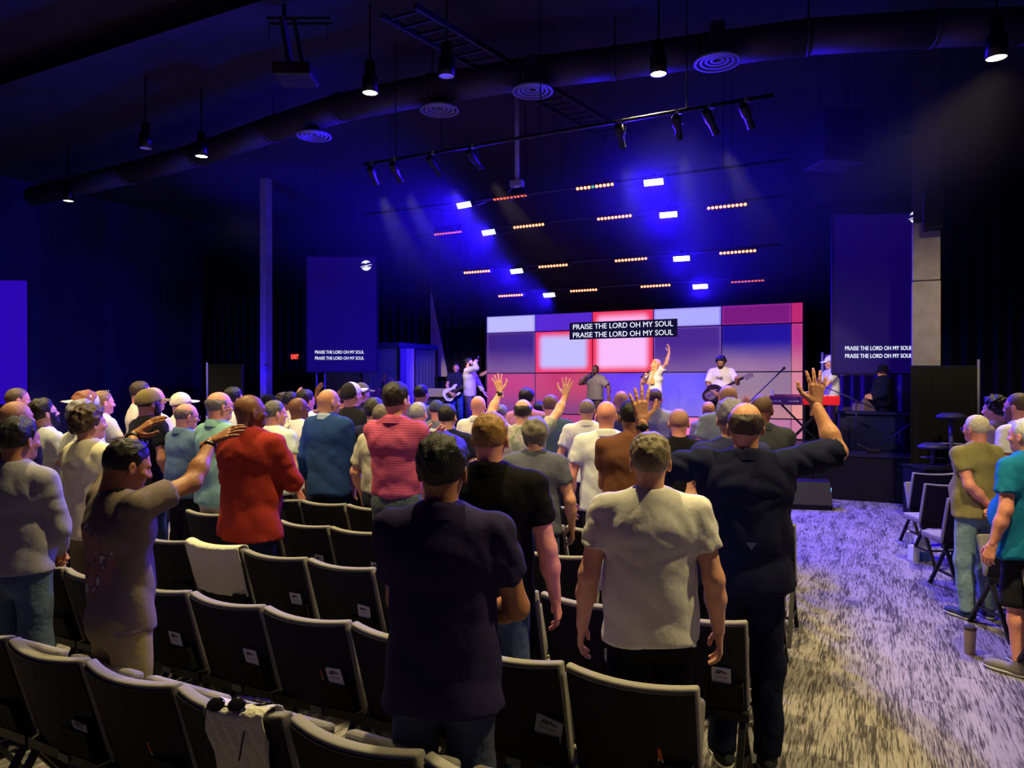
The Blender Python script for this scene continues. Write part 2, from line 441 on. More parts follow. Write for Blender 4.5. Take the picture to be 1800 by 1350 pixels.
def body_parts(sp, h):
    """-> dict of (verts, quads) for body, shirt, trousers; plus joints."""
    fat = sp.get('fat', 0.0); br = sp.get('broad', 1.0)
    sh = {}; J = {}
    arms = sp['arms']
    for s, nm in ((1, 'R'), (-1, 'L')):
        a = arms[0 if s == -1 else 1]
        S = np.array([s * 0.178 * br, -0.005, 1.425])
        if isinstance(a, str):
            T, pole, n, hd, fd = POSES[a]; f = np.array([s, 1, 1]); T = np.array(T) * f; pole = np.array(pole) * f; n = np.array(n) * f
            if fd is not None: fd = np.array(fd) * f
            if a in ('down', 'relax'): T = T + np.array([s * (0.02 + fat * 0.5) + (br - 1) * 0.178 * s, 0, 0])
        else:
            T = np.array(a['to']); pole = np.array(a.get('pole', (s, -0.4, -0.6))); n = np.array(a.get('n', (0, 1, 0))); hd = a.get('hand', 'spread'); fd = a.get('dir')
            if T[2] > 1.45: S = S + np.array([0, 0, 0.035])
        E, Wr = ik(S, T, pole)
        J[nm] = (S, E, Wr, unit(fd) if fd is not None else unit(Wr - E), unit(n), hd)
    prims = []
    add = prims.append
    # torso
    T = [rcone((0, -0.01, 1.33), (0, 0.0, 1.08), 0.155 * br, 0.135 + fat, (1, .70, 1)),
         rcone((-0.10 * br, 0.0, 1.35), (0.10 * br, 0.0, 1.35), 0.095, 0.095, (1, 1, 1)),
         rcone((-0.05, 0.0, 0.97), (0.05, 0.0, 0.97), 0.105 + fat * .6, 0.105 + fat * .6, (1, .95, 1))]
    if fat: T.append(ellip((0, 0.05 + fat * 0.5, 1.08), (0.13 + fat, 0.09 + fat * 1.3, 0.15)))
    trap = [rcone((0, -0.02, 1.47), (s * 0.15 * br, -0.012, 1.432), 0.058, 0.050) for s in (-1, 1)]
    legs = []; st = sp.get('stance', 0.0)
    for s in (-1, 1):
        hip = (s * 0.090, 0.0, 0.93); kn = (s * (0.105 + st * .5), 0.012, 0.50); an = (s * (0.105 + st), -0.02, 0.09)
        if sp.get('seated'): kn = (s * 0.14, 0.42, 0.93); an = (s * 0.15, 0.40, 0.50)
        legs.append((hip, kn, an))
    # skin
    B = list(T) + list(trap) + [rcone((0, -0.026, 1.44), (0, -0.02, 1.53), 0.066, 0.055)]
    for nm in 'RL':
        S, E, Wr = J[nm][:3]; mid = E + (Wr - E) * 0.35
        B += [rcone(S, S + (E - S) * .4, 0.056, 0.050), rcone(S + (E - S) * .4, E, 0.050, 0.040), rcone(E, mid, 0.040, 0.041), rcone(mid, Wr, 0.041, 0.0275)]
    for hip, kn, an in legs:
        kn = np.array(kn); an = np.array(an); cf = kn + (an - kn) * 0.3 + np.array([0, -0.008, 0])
        B += [rcone(hip, kn, 0.078, 0.044), rcone(kn, cf, 0.043, 0.048), rcone(cf, an, 0.048, 0.034)]
    lo = np.min([p[0] for p in B], 0); hi = np.max([p[1] for p in B], 0)
    f = Field(lo, hi, h)
    for i, p in enumerate(B): f.add(p, 0.035)
    if not sp.get('seated'): f.full(lambda F, x, y, z: np.maximum(F, 0.06 - z))
    out = {'body': f.mesh()}
    # shirt
    seed = sp.get('seed', 0.0); amp = sp.get('fold', 0.0055)
    hem = sp.get('hem', 0.90); t = sp.get('ease', 0.014); sl = sp.get('sleeve', 0.58); drape = sp.get('drape', 0.0)
    Sh = [rcone((0, -0.012, 1.33), (0, 0.0, 1.10), 0.164 * br + t, 0.150 + fat * .8 + t, (1, .72, 1)),
          rcone((-0.10 * br, -0.004, 1.35), (0.10 * br, -0.004, 1.35), 0.098 + t, 0.098 + t),
          rcone((0, -0.002, 1.14), (0, -0.004, 0.78), 0.158 + fat * .8 + t, 0.194 + fat * .7 + t * .5 + drape, (1, .71, 1))]
    if fat: Sh.append(ellip((0, 0.05 + fat * 0.5, 1.08), (0.13 + fat + t, 0.09 + fat * 1.3 + t, 0.17)))
    Sh += [rcone((0, -0.02, 1.47), (s * 0.15 * br, -0.012, 1.432), 0.060 + t * .4, 0.054 + t * .6) for s in (-1, 1)]
    Sh += [rcone((0, -0.026, 1.44), (0, -0.018, 1.505), 0.072, 0.063, cut=0.0)]
    arm = []
    for nm in 'RL':
        S, E, Wr = J[nm][:3]
        if sl <= 1.0:
            e = S + (E - S) * sl
            arm.append(rcone(S, e, 0.062 + t * .6, 0.056 + t * .9, cut=0.0))
        else:
            w2 = E + (Wr - E) * (sl - 1.0)
            arm.append(rcone(S, E, 0.060 + t * .6, 0.050 + t * .6)); arm.append(rcone(E, w2, 0.050 + t * .6, 0.037 + t * .6, cut=0.0))
    lo = np.min([p[0] for p in Sh + arm], 0); hi = np.max([p[1] for p in Sh + arm], 0)
    f = Field(lo, hi, h)
    for p in Sh: f.add(p, 0.045)
    for p in arm: f.add(p, 0.028)
    def post(F, x, y, z):
        ax_ = np.abs(x)
        rx, rz_ = 0.19 - ax_, 1.30 - z; dist = np.sqrt(rx**2 + rz_**2) + 0 * y; ang = np.arctan2(rz_, rx + 1e-6) + 0 * y
        w1 = np.exp(-((dist - 0.13) / 0.10)**2)
        n = 0.55 * w1 * (0.62 - np.abs(np.sin(5.0 * ang + (seed + 1.7 * np.sin(3 * seed)) * (1.5 + np.sign(x)) + 2.0 * np.sin(7 * dist + seed))))
        w2 = np.clip((1.22 - z) / 0.15, 0, 1)
        n = n + w2 * 0.9 * (0.62 - np.abs(np.sin(15 * z + 2.2 * np.sin(6 * x + seed) + 5 * x * np.sin(seed) + 1.5 * np.sin(7 * y))))
        w3 = np.clip((1.30 - z) / 0.2, 0, 1) * np.clip((z - 0.84) / 0.1, 0.2, 1)
        n = n + w3 * 0.55 * (0.62 - np.abs(np.sin(17 * x + 1.6 * np.sin(6 * z + 2 * seed) + 9 * y)))
        w4 = np.clip((ax_ - 0.19) / 0.05, 0, 1)
        n = n + w4 * 0.7 * (0.62 - np.abs(np.sin(30 * z + 25 * x + 2 * np.sin(20 * y + seed))))
        F = F + amp * 1.9 * n
        sh_ = 0.008 * np.sin(14 * x + seed) + 0.006 * np.sin(23 * y + seed)
        return np.maximum(F, (hem + sh_ - z))
    f.full(post); out['shirt'] = f.mesh()
    # trousers
    pb = sp.get('pleg', 0.07)     # height of the trouser hem
    Tr = [rcone((-0.05, 0.0, 0.965), (0.05, 0.0, 0.965), 0.122 + fat * .6, 0.122 + fat * .6, (1, .95, 1)), rcone((-0.055, -0.022, 0.90), (0.055, -0.022, 0.90), 0.106, 0.106)]
    for hip, kn, an in legs:
        Tr += [rcone(hip, kn, 0.092, 0.078), rcone(kn, an, 0.079, 0.066)]
    lo = np.min([p[0] for p in Tr], 0); hi = np.max([p[1] for p in Tr], 0)
    f = Field(lo, hi, h)
    for p in Tr: f.add(p, 0.03)
    zc = 1.015 if not sp.get('seated') else 1.02
    def post2(F, x, y, z):
        n = np.sin(26 * z + 4 * np.sin(8 * x + seed) + 3 * y) * 0.6 + np.sin(30 * x + 20 * z + seed) * 0.4
        F = F + 0.006 * n * np.clip((0.85 - z) / 0.2, 0.3, 1)
        F = np.maximum(F, z - zc)
        return np.maximum(F, pb - z) if not sp.get('seated') else F
    f.full(post2); out['trousers'] = f.mesh()
    out['J'] = J; out['legs'] = legs
    return out
def collar_mesh():
    V = []; n = 28; F = []
    prof = [(0.096, -0.030), (0.088, 0.006), (0.079, 0.026), (0.071, 0.026), (0.069, -0.02)]
    for (r, z) in prof:
        for k in range(n):
            a = 2*math.pi*k/n; s = math.sin(a)
            V.append((r * math.cos(a), -0.022 + r * 1.02 * s, 1.497 + z - 0.018 * s - (0.016 * max(0, s)**2)))
    for i in range(len(prof)-1):
        for k in range(n): F.append((i*n+k, i*n+(k+1)%n, (i+1)*n+(k+1)%n, (i+1)*n+k))
    mb = MB(); mb.v = V; mb.f = F; return mb.mesh('collar', True)
COLLAR = None
def person(loc, face, height, sp, label, group=None, lod=1, z0=0.0):
    """sp: skin, hair=(kind, rgb), shirt=(kind, rgb), pants=(kind, rgb), arms=(left, right), extras."""
    global COLLAR
    k = height / 1.75
    rz = math.atan2(-face[0], face[1])
    root = empty('person', (loc[0], loc[1], z0), rz, k); tag(root, label, 'person', group)
    h = {0: 0.0125, 1: 0.0205, 2: 0.025}[lod]; hh = {0: 0.0052, 1: 0.0070, 2: 0.0085}[lod]; hn = {0: 0.0042, 1: 0.0050, 2: 0.0060}[lod]
    # world targets of the arms -> this body's frame
    inv = Matrix.Rotation(-rz, 3, 'Z')
    arms = []
    for a in sp.get('arms', ('down', 'down')):
        if isinstance(a, dict) and 'world' in a:
            a = dict(a); v = inv @ (Vector(a['world']) - Vector((loc[0], loc[1], z0))); a['to'] = tuple(v / k)
            for key in ('nw', 'dirw'):
                if key in a: a['n' if key == 'nw' else 'dir'] = tuple(inv @ Vector(a[key]))
        arms.append(a)
    sp = dict(sp); sp['arms'] = arms
    kind = sp['shirt'][0]
    if kind == 'polo': sp.setdefault('sleeve', 0.62)
    if kind == 'long': sp.setdefault('sleeve', 1.93); sp.setdefault('ease', 0.018)
    if kind == 'blazer': sp.setdefault('sleeve', 1.95); sp.setdefault('ease', 0.026); sp.setdefault('hem', 0.80)
    if sp['pants'][0] == 'shorts': sp.setdefault('pleg', 0.47)
    bp = body_parts(sp, h)
    # head
    yaw, pitch = sp.get('head', (0, 0))[:2]; roll = sp.get('head', (0, 0, 0))[2] if len(sp.get('head', (0, 0))) > 2 else 0
    HM = Matrix.Translation((0, 0.004, 1.50)) @ Matrix.Translation((0, -0.02, 0.03)) @ Matrix.Rotation(math.radians(yaw), 4, 'Z') @ Matrix.Rotation(math.radians(pitch), 4, 'X') @ Matrix.Rotation(math.radians(roll), 4, 'Y') @ Matrix.Translation((0, 0.02, -0.03))
    parts = [bp['body'], xform(head_mesh(hh), HM)]
    for nm in 'RL':
        S, E, Wr, d, n, hd = bp['J'][nm]
        n = unit(n - d * (n @ d)); s = np.cross(d, n) if nm == 'R' else np.cross(n, d)
        M = np.eye(4); M[:3, 0] = s; M[:3, 1] = n; M[:3, 2] = d; M[:3, 3] = Wr
        parts.append(xform(hand(hd, hn), M))
    V, Q = join(parts)
    skin = sp['skin']; sm = mat('skin_%d_%d_%d' % skin, skin, rough=0.5, spec=0.35, bump=0.12, bscale=60, var=0.10, vscale=14)
    body = link('body', np_mesh('body', V, Q), sm, root)
    # clothes
    sc_ = sp['shirt'][1]; mname = sp.get('shirt_mat') or cloth(sc_)
    shirt = link({'blazer': 'blazer'}.get(kind, 'shirt'), np_mesh('shirt', *bp['shirt']), mname, root)
    tr = link('shorts' if sp['pants'][0] == 'shorts' else 'trousers', np_mesh('trousers', *bp['trousers']), sp.get('pants_mat') or (denim(sp['pants'][1]) if sp['pants'][0] == 'jeans' else cloth(sp['pants'][1])), root)
    if kind in ('polo', 'blazer') or sp.get('collar'):
        if COLLAR is None: COLLAR = collar_mesh()
        link('collar', COLLAR, cloth(sp.get('collar') or sc_) if not sp.get('shirt_mat') else mname, root)
    # shoes
    shc = sp.get('shoes', (30, 30, 34))
    for i, (hip, kn, an) in enumerate(bp['legs']):
        so = link('shoe', shoe_mesh('upper'), mat('shoe_%d_%d_%d' % shc, shc, rough=0.7), root)
        so.location = (an[0], an[1] + 0.03, 0 if not sp.get('seated') else an[2] - 0.09); so.rotation_euler = (0, 0, math.radians(10 if i == 0 else -10))
        link('sole', shoe_mesh('sole'), mat('sole_white', (190, 190, 190), rough=0.7) if sp.get('sole', 1) else mat('sole_black', (25, 25, 25)), so)
    # hair, hats, glasses
    def onhead(name, vq, m):
        key = (name, id(vq[0]))
        if key not in _meshcache: _meshcache[key] = np_mesh(name, *vq)
        o = link(name, _meshcache[key], m, root); o.matrix_local = HM; return o
    hk, hc = sp.get('hair', ('short', (40, 30, 25)))
    hm = hairmat(hc)
    if sp.get('hat') and hk in ('short', 'medium'): hk = 'buzz'
    if hk != 'bald': onhead('hair', hair_mesh(hk, hh), hm)
    if sp.get('beard'): onhead('beard', beard_mesh(hh), hairmat(sp['beard']))
    if sp.get('hat'):
        hkind, hcol = sp['hat'][:2]; o = onhead('hat' if hkind != 'cap' else 'cap', hat_mesh(hkind, hh), sp.get('hat_mat') or cloth(hcol))
        if len(sp['hat']) > 2: o.matrix_local = HM @ Matrix.Rotation(math.radians(180), 4, 'Z') @ Matrix.Translation((0, 0.028, 0))
    if sp.get('glasses') or sp.get('shades'):
        g = MB(); up = 0.105 if sp.get('shades') else 0.0; yy = -0.055 if sp.get('shades') else 0.0
        for s in (-1, 1):
            cx, cy, cz = s * 0.034, 0.100 + yy * 1.15, 0.130 + up * 1.08
            g.tube([(cx + 0.026 * math.cos(a), cy - 0.10 * abs(cx + 0.026 * math.cos(a)) * .6, cz + 0.019 * math.sin(a)) for a in [i * math.pi / 6 for i in range(13)]], 0.0025, 6, False)
            g.tube([(s * 0.060, cy - 0.006, cz + 0.004), (s * 0.083 + (s * .012 if up else 0), 0.04 + yy, cz + 0.002), (s * 0.086 + (s * .010 if up else 0), -0.02 + yy, cz - 0.004)], 0.0025, 6)
        g.tube([(-0.009, cy, 0.133 + up), (0.009, cy, 0.133 + up)], 0.0025, 6)
        o = g.build('glasses', mat('glasses_frame', (20, 20, 24), rough=0.3, spec=0.6), root); o.matrix_local = HM
    for side, wc in (sp.get('watch') or {}).items():
        S, E, Wr, d, n, hd = bp['J'][side]; u = unit(Wr - E); p = Wr - u * 0.025; x = unit(np.cross(u, n)); y = np.cross(u, x)
        g = MB(); M = Matrix(((x[0], y[0], u[0], p[0]), (x[1], y[1], u[1], p[1]), (x[2], y[2], u[2], p[2]), (0, 0, 0, 1)))
        g.lathe([(0.0285, -0.010), (0.0325, -0.010), (0.0325, 0.010), (0.0285, 0.010), (0.0285, -0.010)], 18, M, False)
        o = g.build('watch' if wc == 'watch' else 'wristband', mat('black_rubber', (14, 14, 16), rough=0.4, spec=0.5), root, True)
        if wc == 'watch':
            y2 = -unit(n); x2 = np.cross(y2, u)
            M = Matrix(((x2[0], u[0], y2[0], (p + y2 * .031)[0]), (x2[1], u[1], y2[1], (p + y2 * .031)[1]), (x2[2], u[2], y2[2], (p + y2 * .031)[2]), (0, 0, 0, 1)))
            MB().lathe([(0.0, 0), (0.019, 0), (0.021, 0.004), (0.019, 0.009), (0.0, 0.009)], 16, M, False).build('watch_case', mat('watch_glass', (10, 10, 12), rough=0.15, spec=0.8), o, True)
    return root, bp, HM, k
_meshcache = {}
def hairmat(rgb):
    nm = 'hair_%d_%d_%d' % tuple(rgb)
    if nm in MATS: return MATS[nm]
    m = mat(nm, rgb, rough=0.5, spec=0.4, var=0.35 if sum(rgb) < 330 else 0.12, vscale=90)
    nt = m.node_tree; N = nt.nodes; tc = N.new('ShaderNodeTexCoord'); mp = N.new('ShaderNodeMapping'); mp.inputs['Scale'].default_value = (330, 130, 90)
    nt.links.new(tc.outputs['Object'], mp.inputs[0]); n = N.new('ShaderNodeTexNoise'); n.inputs['Scale'].default_value = 1.0; n.inputs['Detail'].default_value = 3; n.inputs['Distortion'].default_value = 0.6
    nt.links.new(mp.outputs[0], n.inputs['Vector']); bp = N.new('ShaderNodeBump'); bp.inputs['Strength'].default_value = 0.7; bp.inputs['Distance'].default_value = 0.006
    nt.links.new(n.outputs['Fac'], bp.inputs['Height']); nt.links.new(bp.outputs[0], N['Principled BSDF'].inputs['Normal'])
    return m
def cloth(rgb):
    return mat('cloth_%d_%d_%d' % tuple(rgb), rgb, rough=0.92, spec=0.12, bump=0.45, bscale=8, var=0.05, vscale=60, sheen=0.0)
def denim(rgb):
    return mat('denim_%d_%d_%d' % tuple(rgb), rgb, rough=0.95, spec=0.1, bump=0.35, bscale=30, var=0.22, vscale=14)
# ================================================================== the room
STG_Y, STG_Z, LED_Y = 12.87, 0.77, 15.2
CEIL = 7.0
m_black = mat('black_paint', (30, 28, 42), rough=0.9, bump=0.15, bscale=6)
m_dark = mat('dark_wall_paint', (42, 40, 64), rough=0.95, var=0.15, vscale=1.5)
m_ceil = mat('black_ceiling_paint', (38, 36, 50), rough=0.95, var=0.2, vscale=2)
def carpet():
    m = bpy.data.materials.new('carpet_streaks'); m.use_nodes = True; nt = m.node_tree; N = nt.nodes; Lk = nt.links; b = N['Principled BSDF']
    tc = N.new('ShaderNodeTexCoord')
    # carpet planks: each 0.25 x 1.0 m plank shifts the streak pattern
    br = N.new('ShaderNodeTexBrick'); br.inputs['Scale'].default_value = 1.0; br.inputs['Brick Width'].default_value = 1.0; br.inputs['Row Height'].default_value = 0.25
    br.inputs['Mortar Size'].default_value = 0.0; br.inputs['Color1'].default_value = (0, 0, 0, 1); br.inputs['Color2'].default_value = (1, 1, 1, 1)
    mp = N.new('ShaderNodeMapping'); mp.inputs['Rotation'].default_value = (0, 0, math.radians(90)); Lk.new(tc.outputs['Object'], mp.inputs[0]); Lk.new(mp.outputs[0], br.inputs['Vector'])
    def streak(sx, sy, dist, off):
        q = N.new('ShaderNodeMapping'); q.inputs['Scale'].default_value = (sx, sy, 1); q.inputs['Location'].default_value = (off, off * .7, 0)
        Lk.new(tc.outputs['Object'], q.inputs[0])
        n = N.new('ShaderNodeTexNoise'); n.noise_dimensions = '4D'; n.inputs['Scale'].default_value = 1; n.inputs['Detail'].default_value = 3; n.inputs['Distortion'].default_value = dist
        w_ = N.new('ShaderNodeMath'); w_.operation = 'MULTIPLY'; w_.inputs[1].default_value = 7.0; Lk.new(br.outputs['Color'], w_.inputs[0])
        Lk.new(w_.outputs[0], n.inputs['W']); Lk.new(q.outputs[0], n.inputs['Vector']); return n
    a = streak(170, 10.0, 0.0, 0); c = streak(85, 5.0, 0.0, 5); e = streak(9, 1.6, 0.0, 9)
    ad = N.new('ShaderNodeMath'); ad.operation = 'ADD'; Lk.new(a.outputs['Fac'], ad.inputs[0]); Lk.new(c.outputs['Fac'], ad.inputs[1])
    ad2 = N.new('ShaderNodeMath'); ad2.operation = 'MULTIPLY_ADD'; ad2.inputs[1].default_value = 0.75; Lk.new(e.outputs['Fac'], ad2.inputs[0]); Lk.new(ad.outputs[0], ad2.inputs[2])
    rp = N.new('ShaderNodeValToRGB'); r = rp.color_ramp; r.interpolation = 'LINEAR'
    sc2 = N.new('ShaderNodeMath'); sc2.operation = 'MULTIPLY'; sc2.inputs[1].default_value = 1 / 2.75; Lk.new(ad2.outputs[0], sc2.inputs[0])
    r.elements[0].position = 0.41; r.elements[0].color = (*lin((58, 54, 58)), 1); r.elements[1].position = 0.56; r.elements[1].color = (*lin((146, 140, 140)), 1)
    el = r.elements.new(0.465); el.color = (*lin((84, 80, 84)), 1); el = r.elements.new(0.495); el.color = (*lin((124, 118, 118)), 1)
    Lk.new(sc2.outputs[0], rp.inputs[0]); Lk.new(rp.outputs[0], b.inputs['Base Color'])
    b.inputs['Roughness'].default_value = 1.0; b.inputs['Specular IOR Level'].default_value = 0.05
    bp = N.new('ShaderNodeBump'); bp.inputs['Strength'].default_value = 0.4; bp.inputs['Distance'].default_value = 0.01; Lk.new(a.outputs['Fac'], bp.inputs['Height']); Lk.new(bp.outputs[0], b.inputs['Normal'])
    return m
XL, XR, YB, YF = -19.0, 5.5, -5.0, 16.6
struct(MB().box((XL, YB, -0.1), (XR, YF, 0)).build('floor', carpet()), 'light grey carpet with dark linear streaks')
struct(MB().box((XL, YB, CEIL), (XR, YF, CEIL + 0.2)).build('ceiling', m_ceil), 'black painted open ceiling')
struct(MB().box((XL, YF, 0), (XR, YF + 0.2, CEIL)).build('wall_front', m_black), 'black wall behind the stage')
struct(MB().box((XL, YB - 0.2, 0), (XR, YB, CEIL)).build('wall_back', m_dark), 'dark wall behind the audience')
struct(MB().box((XL - 0.2, YB, 0), (XL, YF, CEIL)).build('wall_left', m_dark), 'dark navy wall on the left')
struct(MB().box((XR, YB, 0), (XR + 0.2, YF, CEIL)).build('wall_right', m_dark), 'dark wall on the right')
# black drapes hung beside the stage (pleated)
def drape(name, a, b, z0, z1, m, pleat=0.16, depth=0.05, parent=None, seed=0.0):
    a = Vector(a); b = Vector(b); d = (b - a); L = d.length; d.normalize(); nrm = Vector((-d.y, d.x, 0)); n = max(8, int(L / pleat * 8))
    def fn(u, v):
        o = depth * (math.sin(u * L / pleat * 2 * math.pi + seed + 0.8 * math.sin(u * 17)) * (0.7 + 0.3 * v))
        p = a + d * (u * L) + nrm * o; return (p.x, p.y, z0 + (z1 - z0) * v)
    mb = MB().sheet(fn, n, 4); me = mb.mesh(name, True); o = link(name, me, m, parent)
    md = o.modifiers.new('thick', 'SOLIDIFY'); md.thickness = 0.01; return o
m_drape = mat('black_velvet', (30, 28, 44), rough=1.0, spec=0.05)
tag(drape('stage_drape', (-12.4, 16.1, 0), (-8.9, 16.1, 0), STG_Z, 5.6, m_drape, 0.25), 'black drape hanging behind the drum enclosure', 'curtain', 'black stage drapes')
tag(drape('stage_drape', (-1.0, 16.0, 0), (3.4, 16.0, 0), STG_Z, 5.6, m_drape, 0.25), 'black drape hanging to the right of the big video wall', 'curtain', 'black stage drapes')
tag(drape('stage_drape', (-18.5, 15.8, 0), (-13.2, 15.8, 0), 0.0, 5.8, m_drape, 0.3), 'long black drape around the red exit sign', 'curtain', 'black stage drapes')
# pale strip of back wall showing between the drapes: a thin tapering panel
p0, p1, p2 = onY(757, 515, 15.9), onY(786, 662, 15.9), onY(757, 662, 15.9)
MBt = MB().add([(p.x, p.y, p.z) for p in (p0, p1, p2)] + [(p.x, p.y + 0.06, p.z) for p in (p0, p1, p2)], [(0, 2, 1), (3, 4, 5), (0, 1, 4, 3), (1, 2, 5, 4), (2, 0, 3, 5)])
struct(MBt.build('trim_1', mat('cream_wall', (196, 182, 130), rough=0.9)), 'cream wall strip narrowing to a point between the black drapes')
# columns
def column(name, c, w, zt, m, label):
    o = bevel(MB().box((c[0] - w/2, c[1] - w/2, 0), (c[0] + w/2, c[1] + w/2, zt)).build(name, m), 0.01); tag(o, label, 'column'); return o
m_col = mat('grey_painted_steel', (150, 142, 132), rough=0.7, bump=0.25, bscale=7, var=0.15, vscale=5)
c = W(468, 670, 17.8); cl_at = c; cl = column('column', c, 0.21, CEIL, m_col, 'slim square column glowing blue beside the exit sign')
# the near column is boxed: shaft in two lengths with a seam, and a steel cap plate
c = W(1627, 670, 10.9); colr = empty('column', (c.x, c.y, 0), math.radians(-2)); tag(colr, 'thick grey boxed column with a seam, right of the stage', 'column')
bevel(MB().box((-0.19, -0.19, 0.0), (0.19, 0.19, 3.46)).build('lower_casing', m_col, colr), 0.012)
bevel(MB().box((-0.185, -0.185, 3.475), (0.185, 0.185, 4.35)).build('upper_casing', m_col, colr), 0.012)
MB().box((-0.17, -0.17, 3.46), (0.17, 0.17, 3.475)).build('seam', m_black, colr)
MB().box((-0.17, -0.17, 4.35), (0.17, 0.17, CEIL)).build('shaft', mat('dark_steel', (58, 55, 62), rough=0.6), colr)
# speaker on the column
s = W(1639, 370, 10.62); sp = empty('wall_speaker', (s.x, s.y - 0.02, s.z - 0.30), math.radians(-2)); tag(sp, 'small black loudspeaker mounted high on the thick column', 'speaker')
bevel(MB().box((-0.13, -0.14, 0.0), (0.13, 0.1, 0.60)).build('cabinet', mat('speaker_black', (12, 12, 14), rough=0.6), sp), 0.02)
MB().box((-0.11, -0.147, 0.03), (0.11, -0.141, 0.57)).build('grille', mat('grille_black', (8, 8, 9), rough=0.8, bump=0.6, bscale=200), sp)
MB().bar((0, 0.1, 0.3), (0, 0.16, 0.3), 0.05).build('bracket', mat('black_steel', (18, 18, 20), rough=0.5), sp)
# exit sign
e0 = W(519, 627, 18.3); ex = empty('exit_sign', (e0.x, e0.y, e0.z - 0.10), YAW); tag(ex, 'small glowing red EXIT sign on the dark wall', 'sign')
MB().box((-0.11, 0, 0), (0.16, 0.05, 0.2)).build('housing', mat('exit_housing', (30, 10, 30), rough=0.6), ex)
tx = link('lettering', text_mesh('EXIT', 0.15, 0.004), emis('exit_red', (1.0, 0.03, 0.02), 5.0), ex); tx.rotation_euler = (math.radians(90), 0, 0); tx.location = (-0.105, -0.006, 0.045); tx.scale = (0.62, 1.05, 1)
MB().box((-0.10, 0.04, -0.25), (-0.06, 0.10, 0)).build('bracket', mat('black_steel', (18, 18, 20)), ex); MB().tube([(0.02, 0.03, 0.2), (0.02, 0.03, CEIL - ex.location.z)], 0.01, 6).build('hanger_rod', mat('black_steel', (18, 18, 20)), ex)
# small switch box on the left column
b0 = W(467, 648, 17.68); tag(bevel(MB().box((-0.05, -0.03, -0.09), (0.05, 0.03, 0.09)).build('switch_box', mat('box_grey', (120, 118, 130), rough=0.6), loc=b0), 0.008), 'small grey electrical box on the blue-lit column', 'switch')

# blue uplight on the floor before the slim column
ul = empty('uplight', (cl_at.x + 0.35, cl_at.y - 1.1, 0)); tag(ul, 'small blue uplight on the floor before the slim column', 'stage light')
dv = (Vector((cl_at.x, cl_at.y, 4.3)) - Vector((ul.location.x, ul.location.y, 0.2))).normalized(); q = dv.to_track_quat('Z', 'Y').to_matrix().to_4x4(); M = Matrix.Translation((0, 0, 0.16)) @ q
MB().lathe([(0.06, -0.12), (0.09, -0.10), (0.09, 0.08), (0.08, 0.08), (0.08, 0.04)], 18, M, False).build('can', mat('black_steel', (18, 18, 20), rough=0.5), ul, True); MB().lathe([(0.0, 0.05), (0.08, 0.05)], 18, M, False).build('lens', emis('uplight_blue', (0.05, 0.02, 1.0), 6.0), ul)
MB().bar((-0.11, 0, 0.01), (0.11, 0, 0.01), 0.12, 0.02).build('base', mat('black_steel', (18, 18, 20)), ul)
for sx in (-1, 1): MB().bar((sx * 0.10, 0, 0.0), (sx * 0.10, 0, 0.17), 0.012, 0.03).build('yoke_arm', mat('black_steel', (18, 18, 20)), ul)
L = bpy.data.lights.new('uplight_beam', 'SPOT'); L.energy = 1600; L.color = BLUE; L.spot_size = math.radians(48); L.spot_blend = 0.9; L.shadow_soft_size = 0.06
o = bpy.data.objects.new('uplight_beam', L); COL.objects.link(o); o.parent = ul; o.matrix_local = Matrix.Translation((0, 0, 0.16)) @ Matrix.Translation(dv * 0.08) @ dv.to_track_quat('-Z', 'Y').to_matrix().to_4x4()

# ------------------------------------------------------------------ ceiling services
m_duct = mat('duct_paint', (44, 40, 54), rough=0.6, spec=0.4)
pts = [W(x, y, FPX * (6.35 - CAMZ) / (HOR - y)) for x, y in ((60, 345), (230, 305), (350, 272), (480, 228), (600, 190), (760, 158), (930, 130), (1080, 112), (1240, 90), (1420, 66), (1640, 52), (1800, 47))]
dk = empty('air_duct', (pts[5].x, pts[5].y, 6.1)); tag(dk, 'long round black air duct sweeping across the ceiling', 'duct')
for i in range(len(pts) - 1):
    a, b = pts[i] - Vector(dk.location), pts[i+1] - Vector(dk.location)
    MB().tube([a, a + (b - a) * 0.985], 0.22, 18).build('duct_section', m_duct, dk, True)
    MB().tube([b - (b - a) * 0.02, b + (b - a) * 0.005], 0.235, 18).build('joint_ring', m_duct, dk, True)
for i in (1, 3, 5, 7, 9):
    MB().tube([pts[i] - Vector(dk.location) + Vector((0, 0, 0.2)), pts[i] - Vector(dk.location) + Vector((0, 0, CEIL - pts[i].z))], 0.012, 6).build('hanger_rod', m_duct, dk)
m_vent = mat('diffuser_white', (120, 116, 140), rough=0.5)
for (x, y, lab) in ((552, 241, 'round ceiling diffuser, leftmost and faintest of the four'), (773, 196, 'round ceiling diffuser left of the white hanging pole'), (936, 163, 'round ceiling diffuser at the top of the white hanging pole'), (1260, 112, 'round ceiling diffuser on the right, near the lit pendant')):
    p = W(x, y, FPX * (6.0 - CAMZ) / (HOR - y)); v = empty('ceiling_diffuser', (p.x, p.y, 6.0)); tag(v, lab, 'vent', 'round ceiling diffusers')
    MB().lathe([(0.10, 0.5), (0.10, 0.12), (0.16, 0.08)], 20, None, False).build('collar', m_duct, v, True)
    for k, (r, z) in enumerate(((0.26, 0.0), (0.19, 0.012), (0.125, 0.024), (0.06, 0.03))):
        MB().lathe([(r, z), (r + 0.035, z + 0.004), (r + 0.012, z + 0.05), (r - 0.02, z + 0.035), (r, z)], 28, None, False).build('ring', m_vent, v, True)
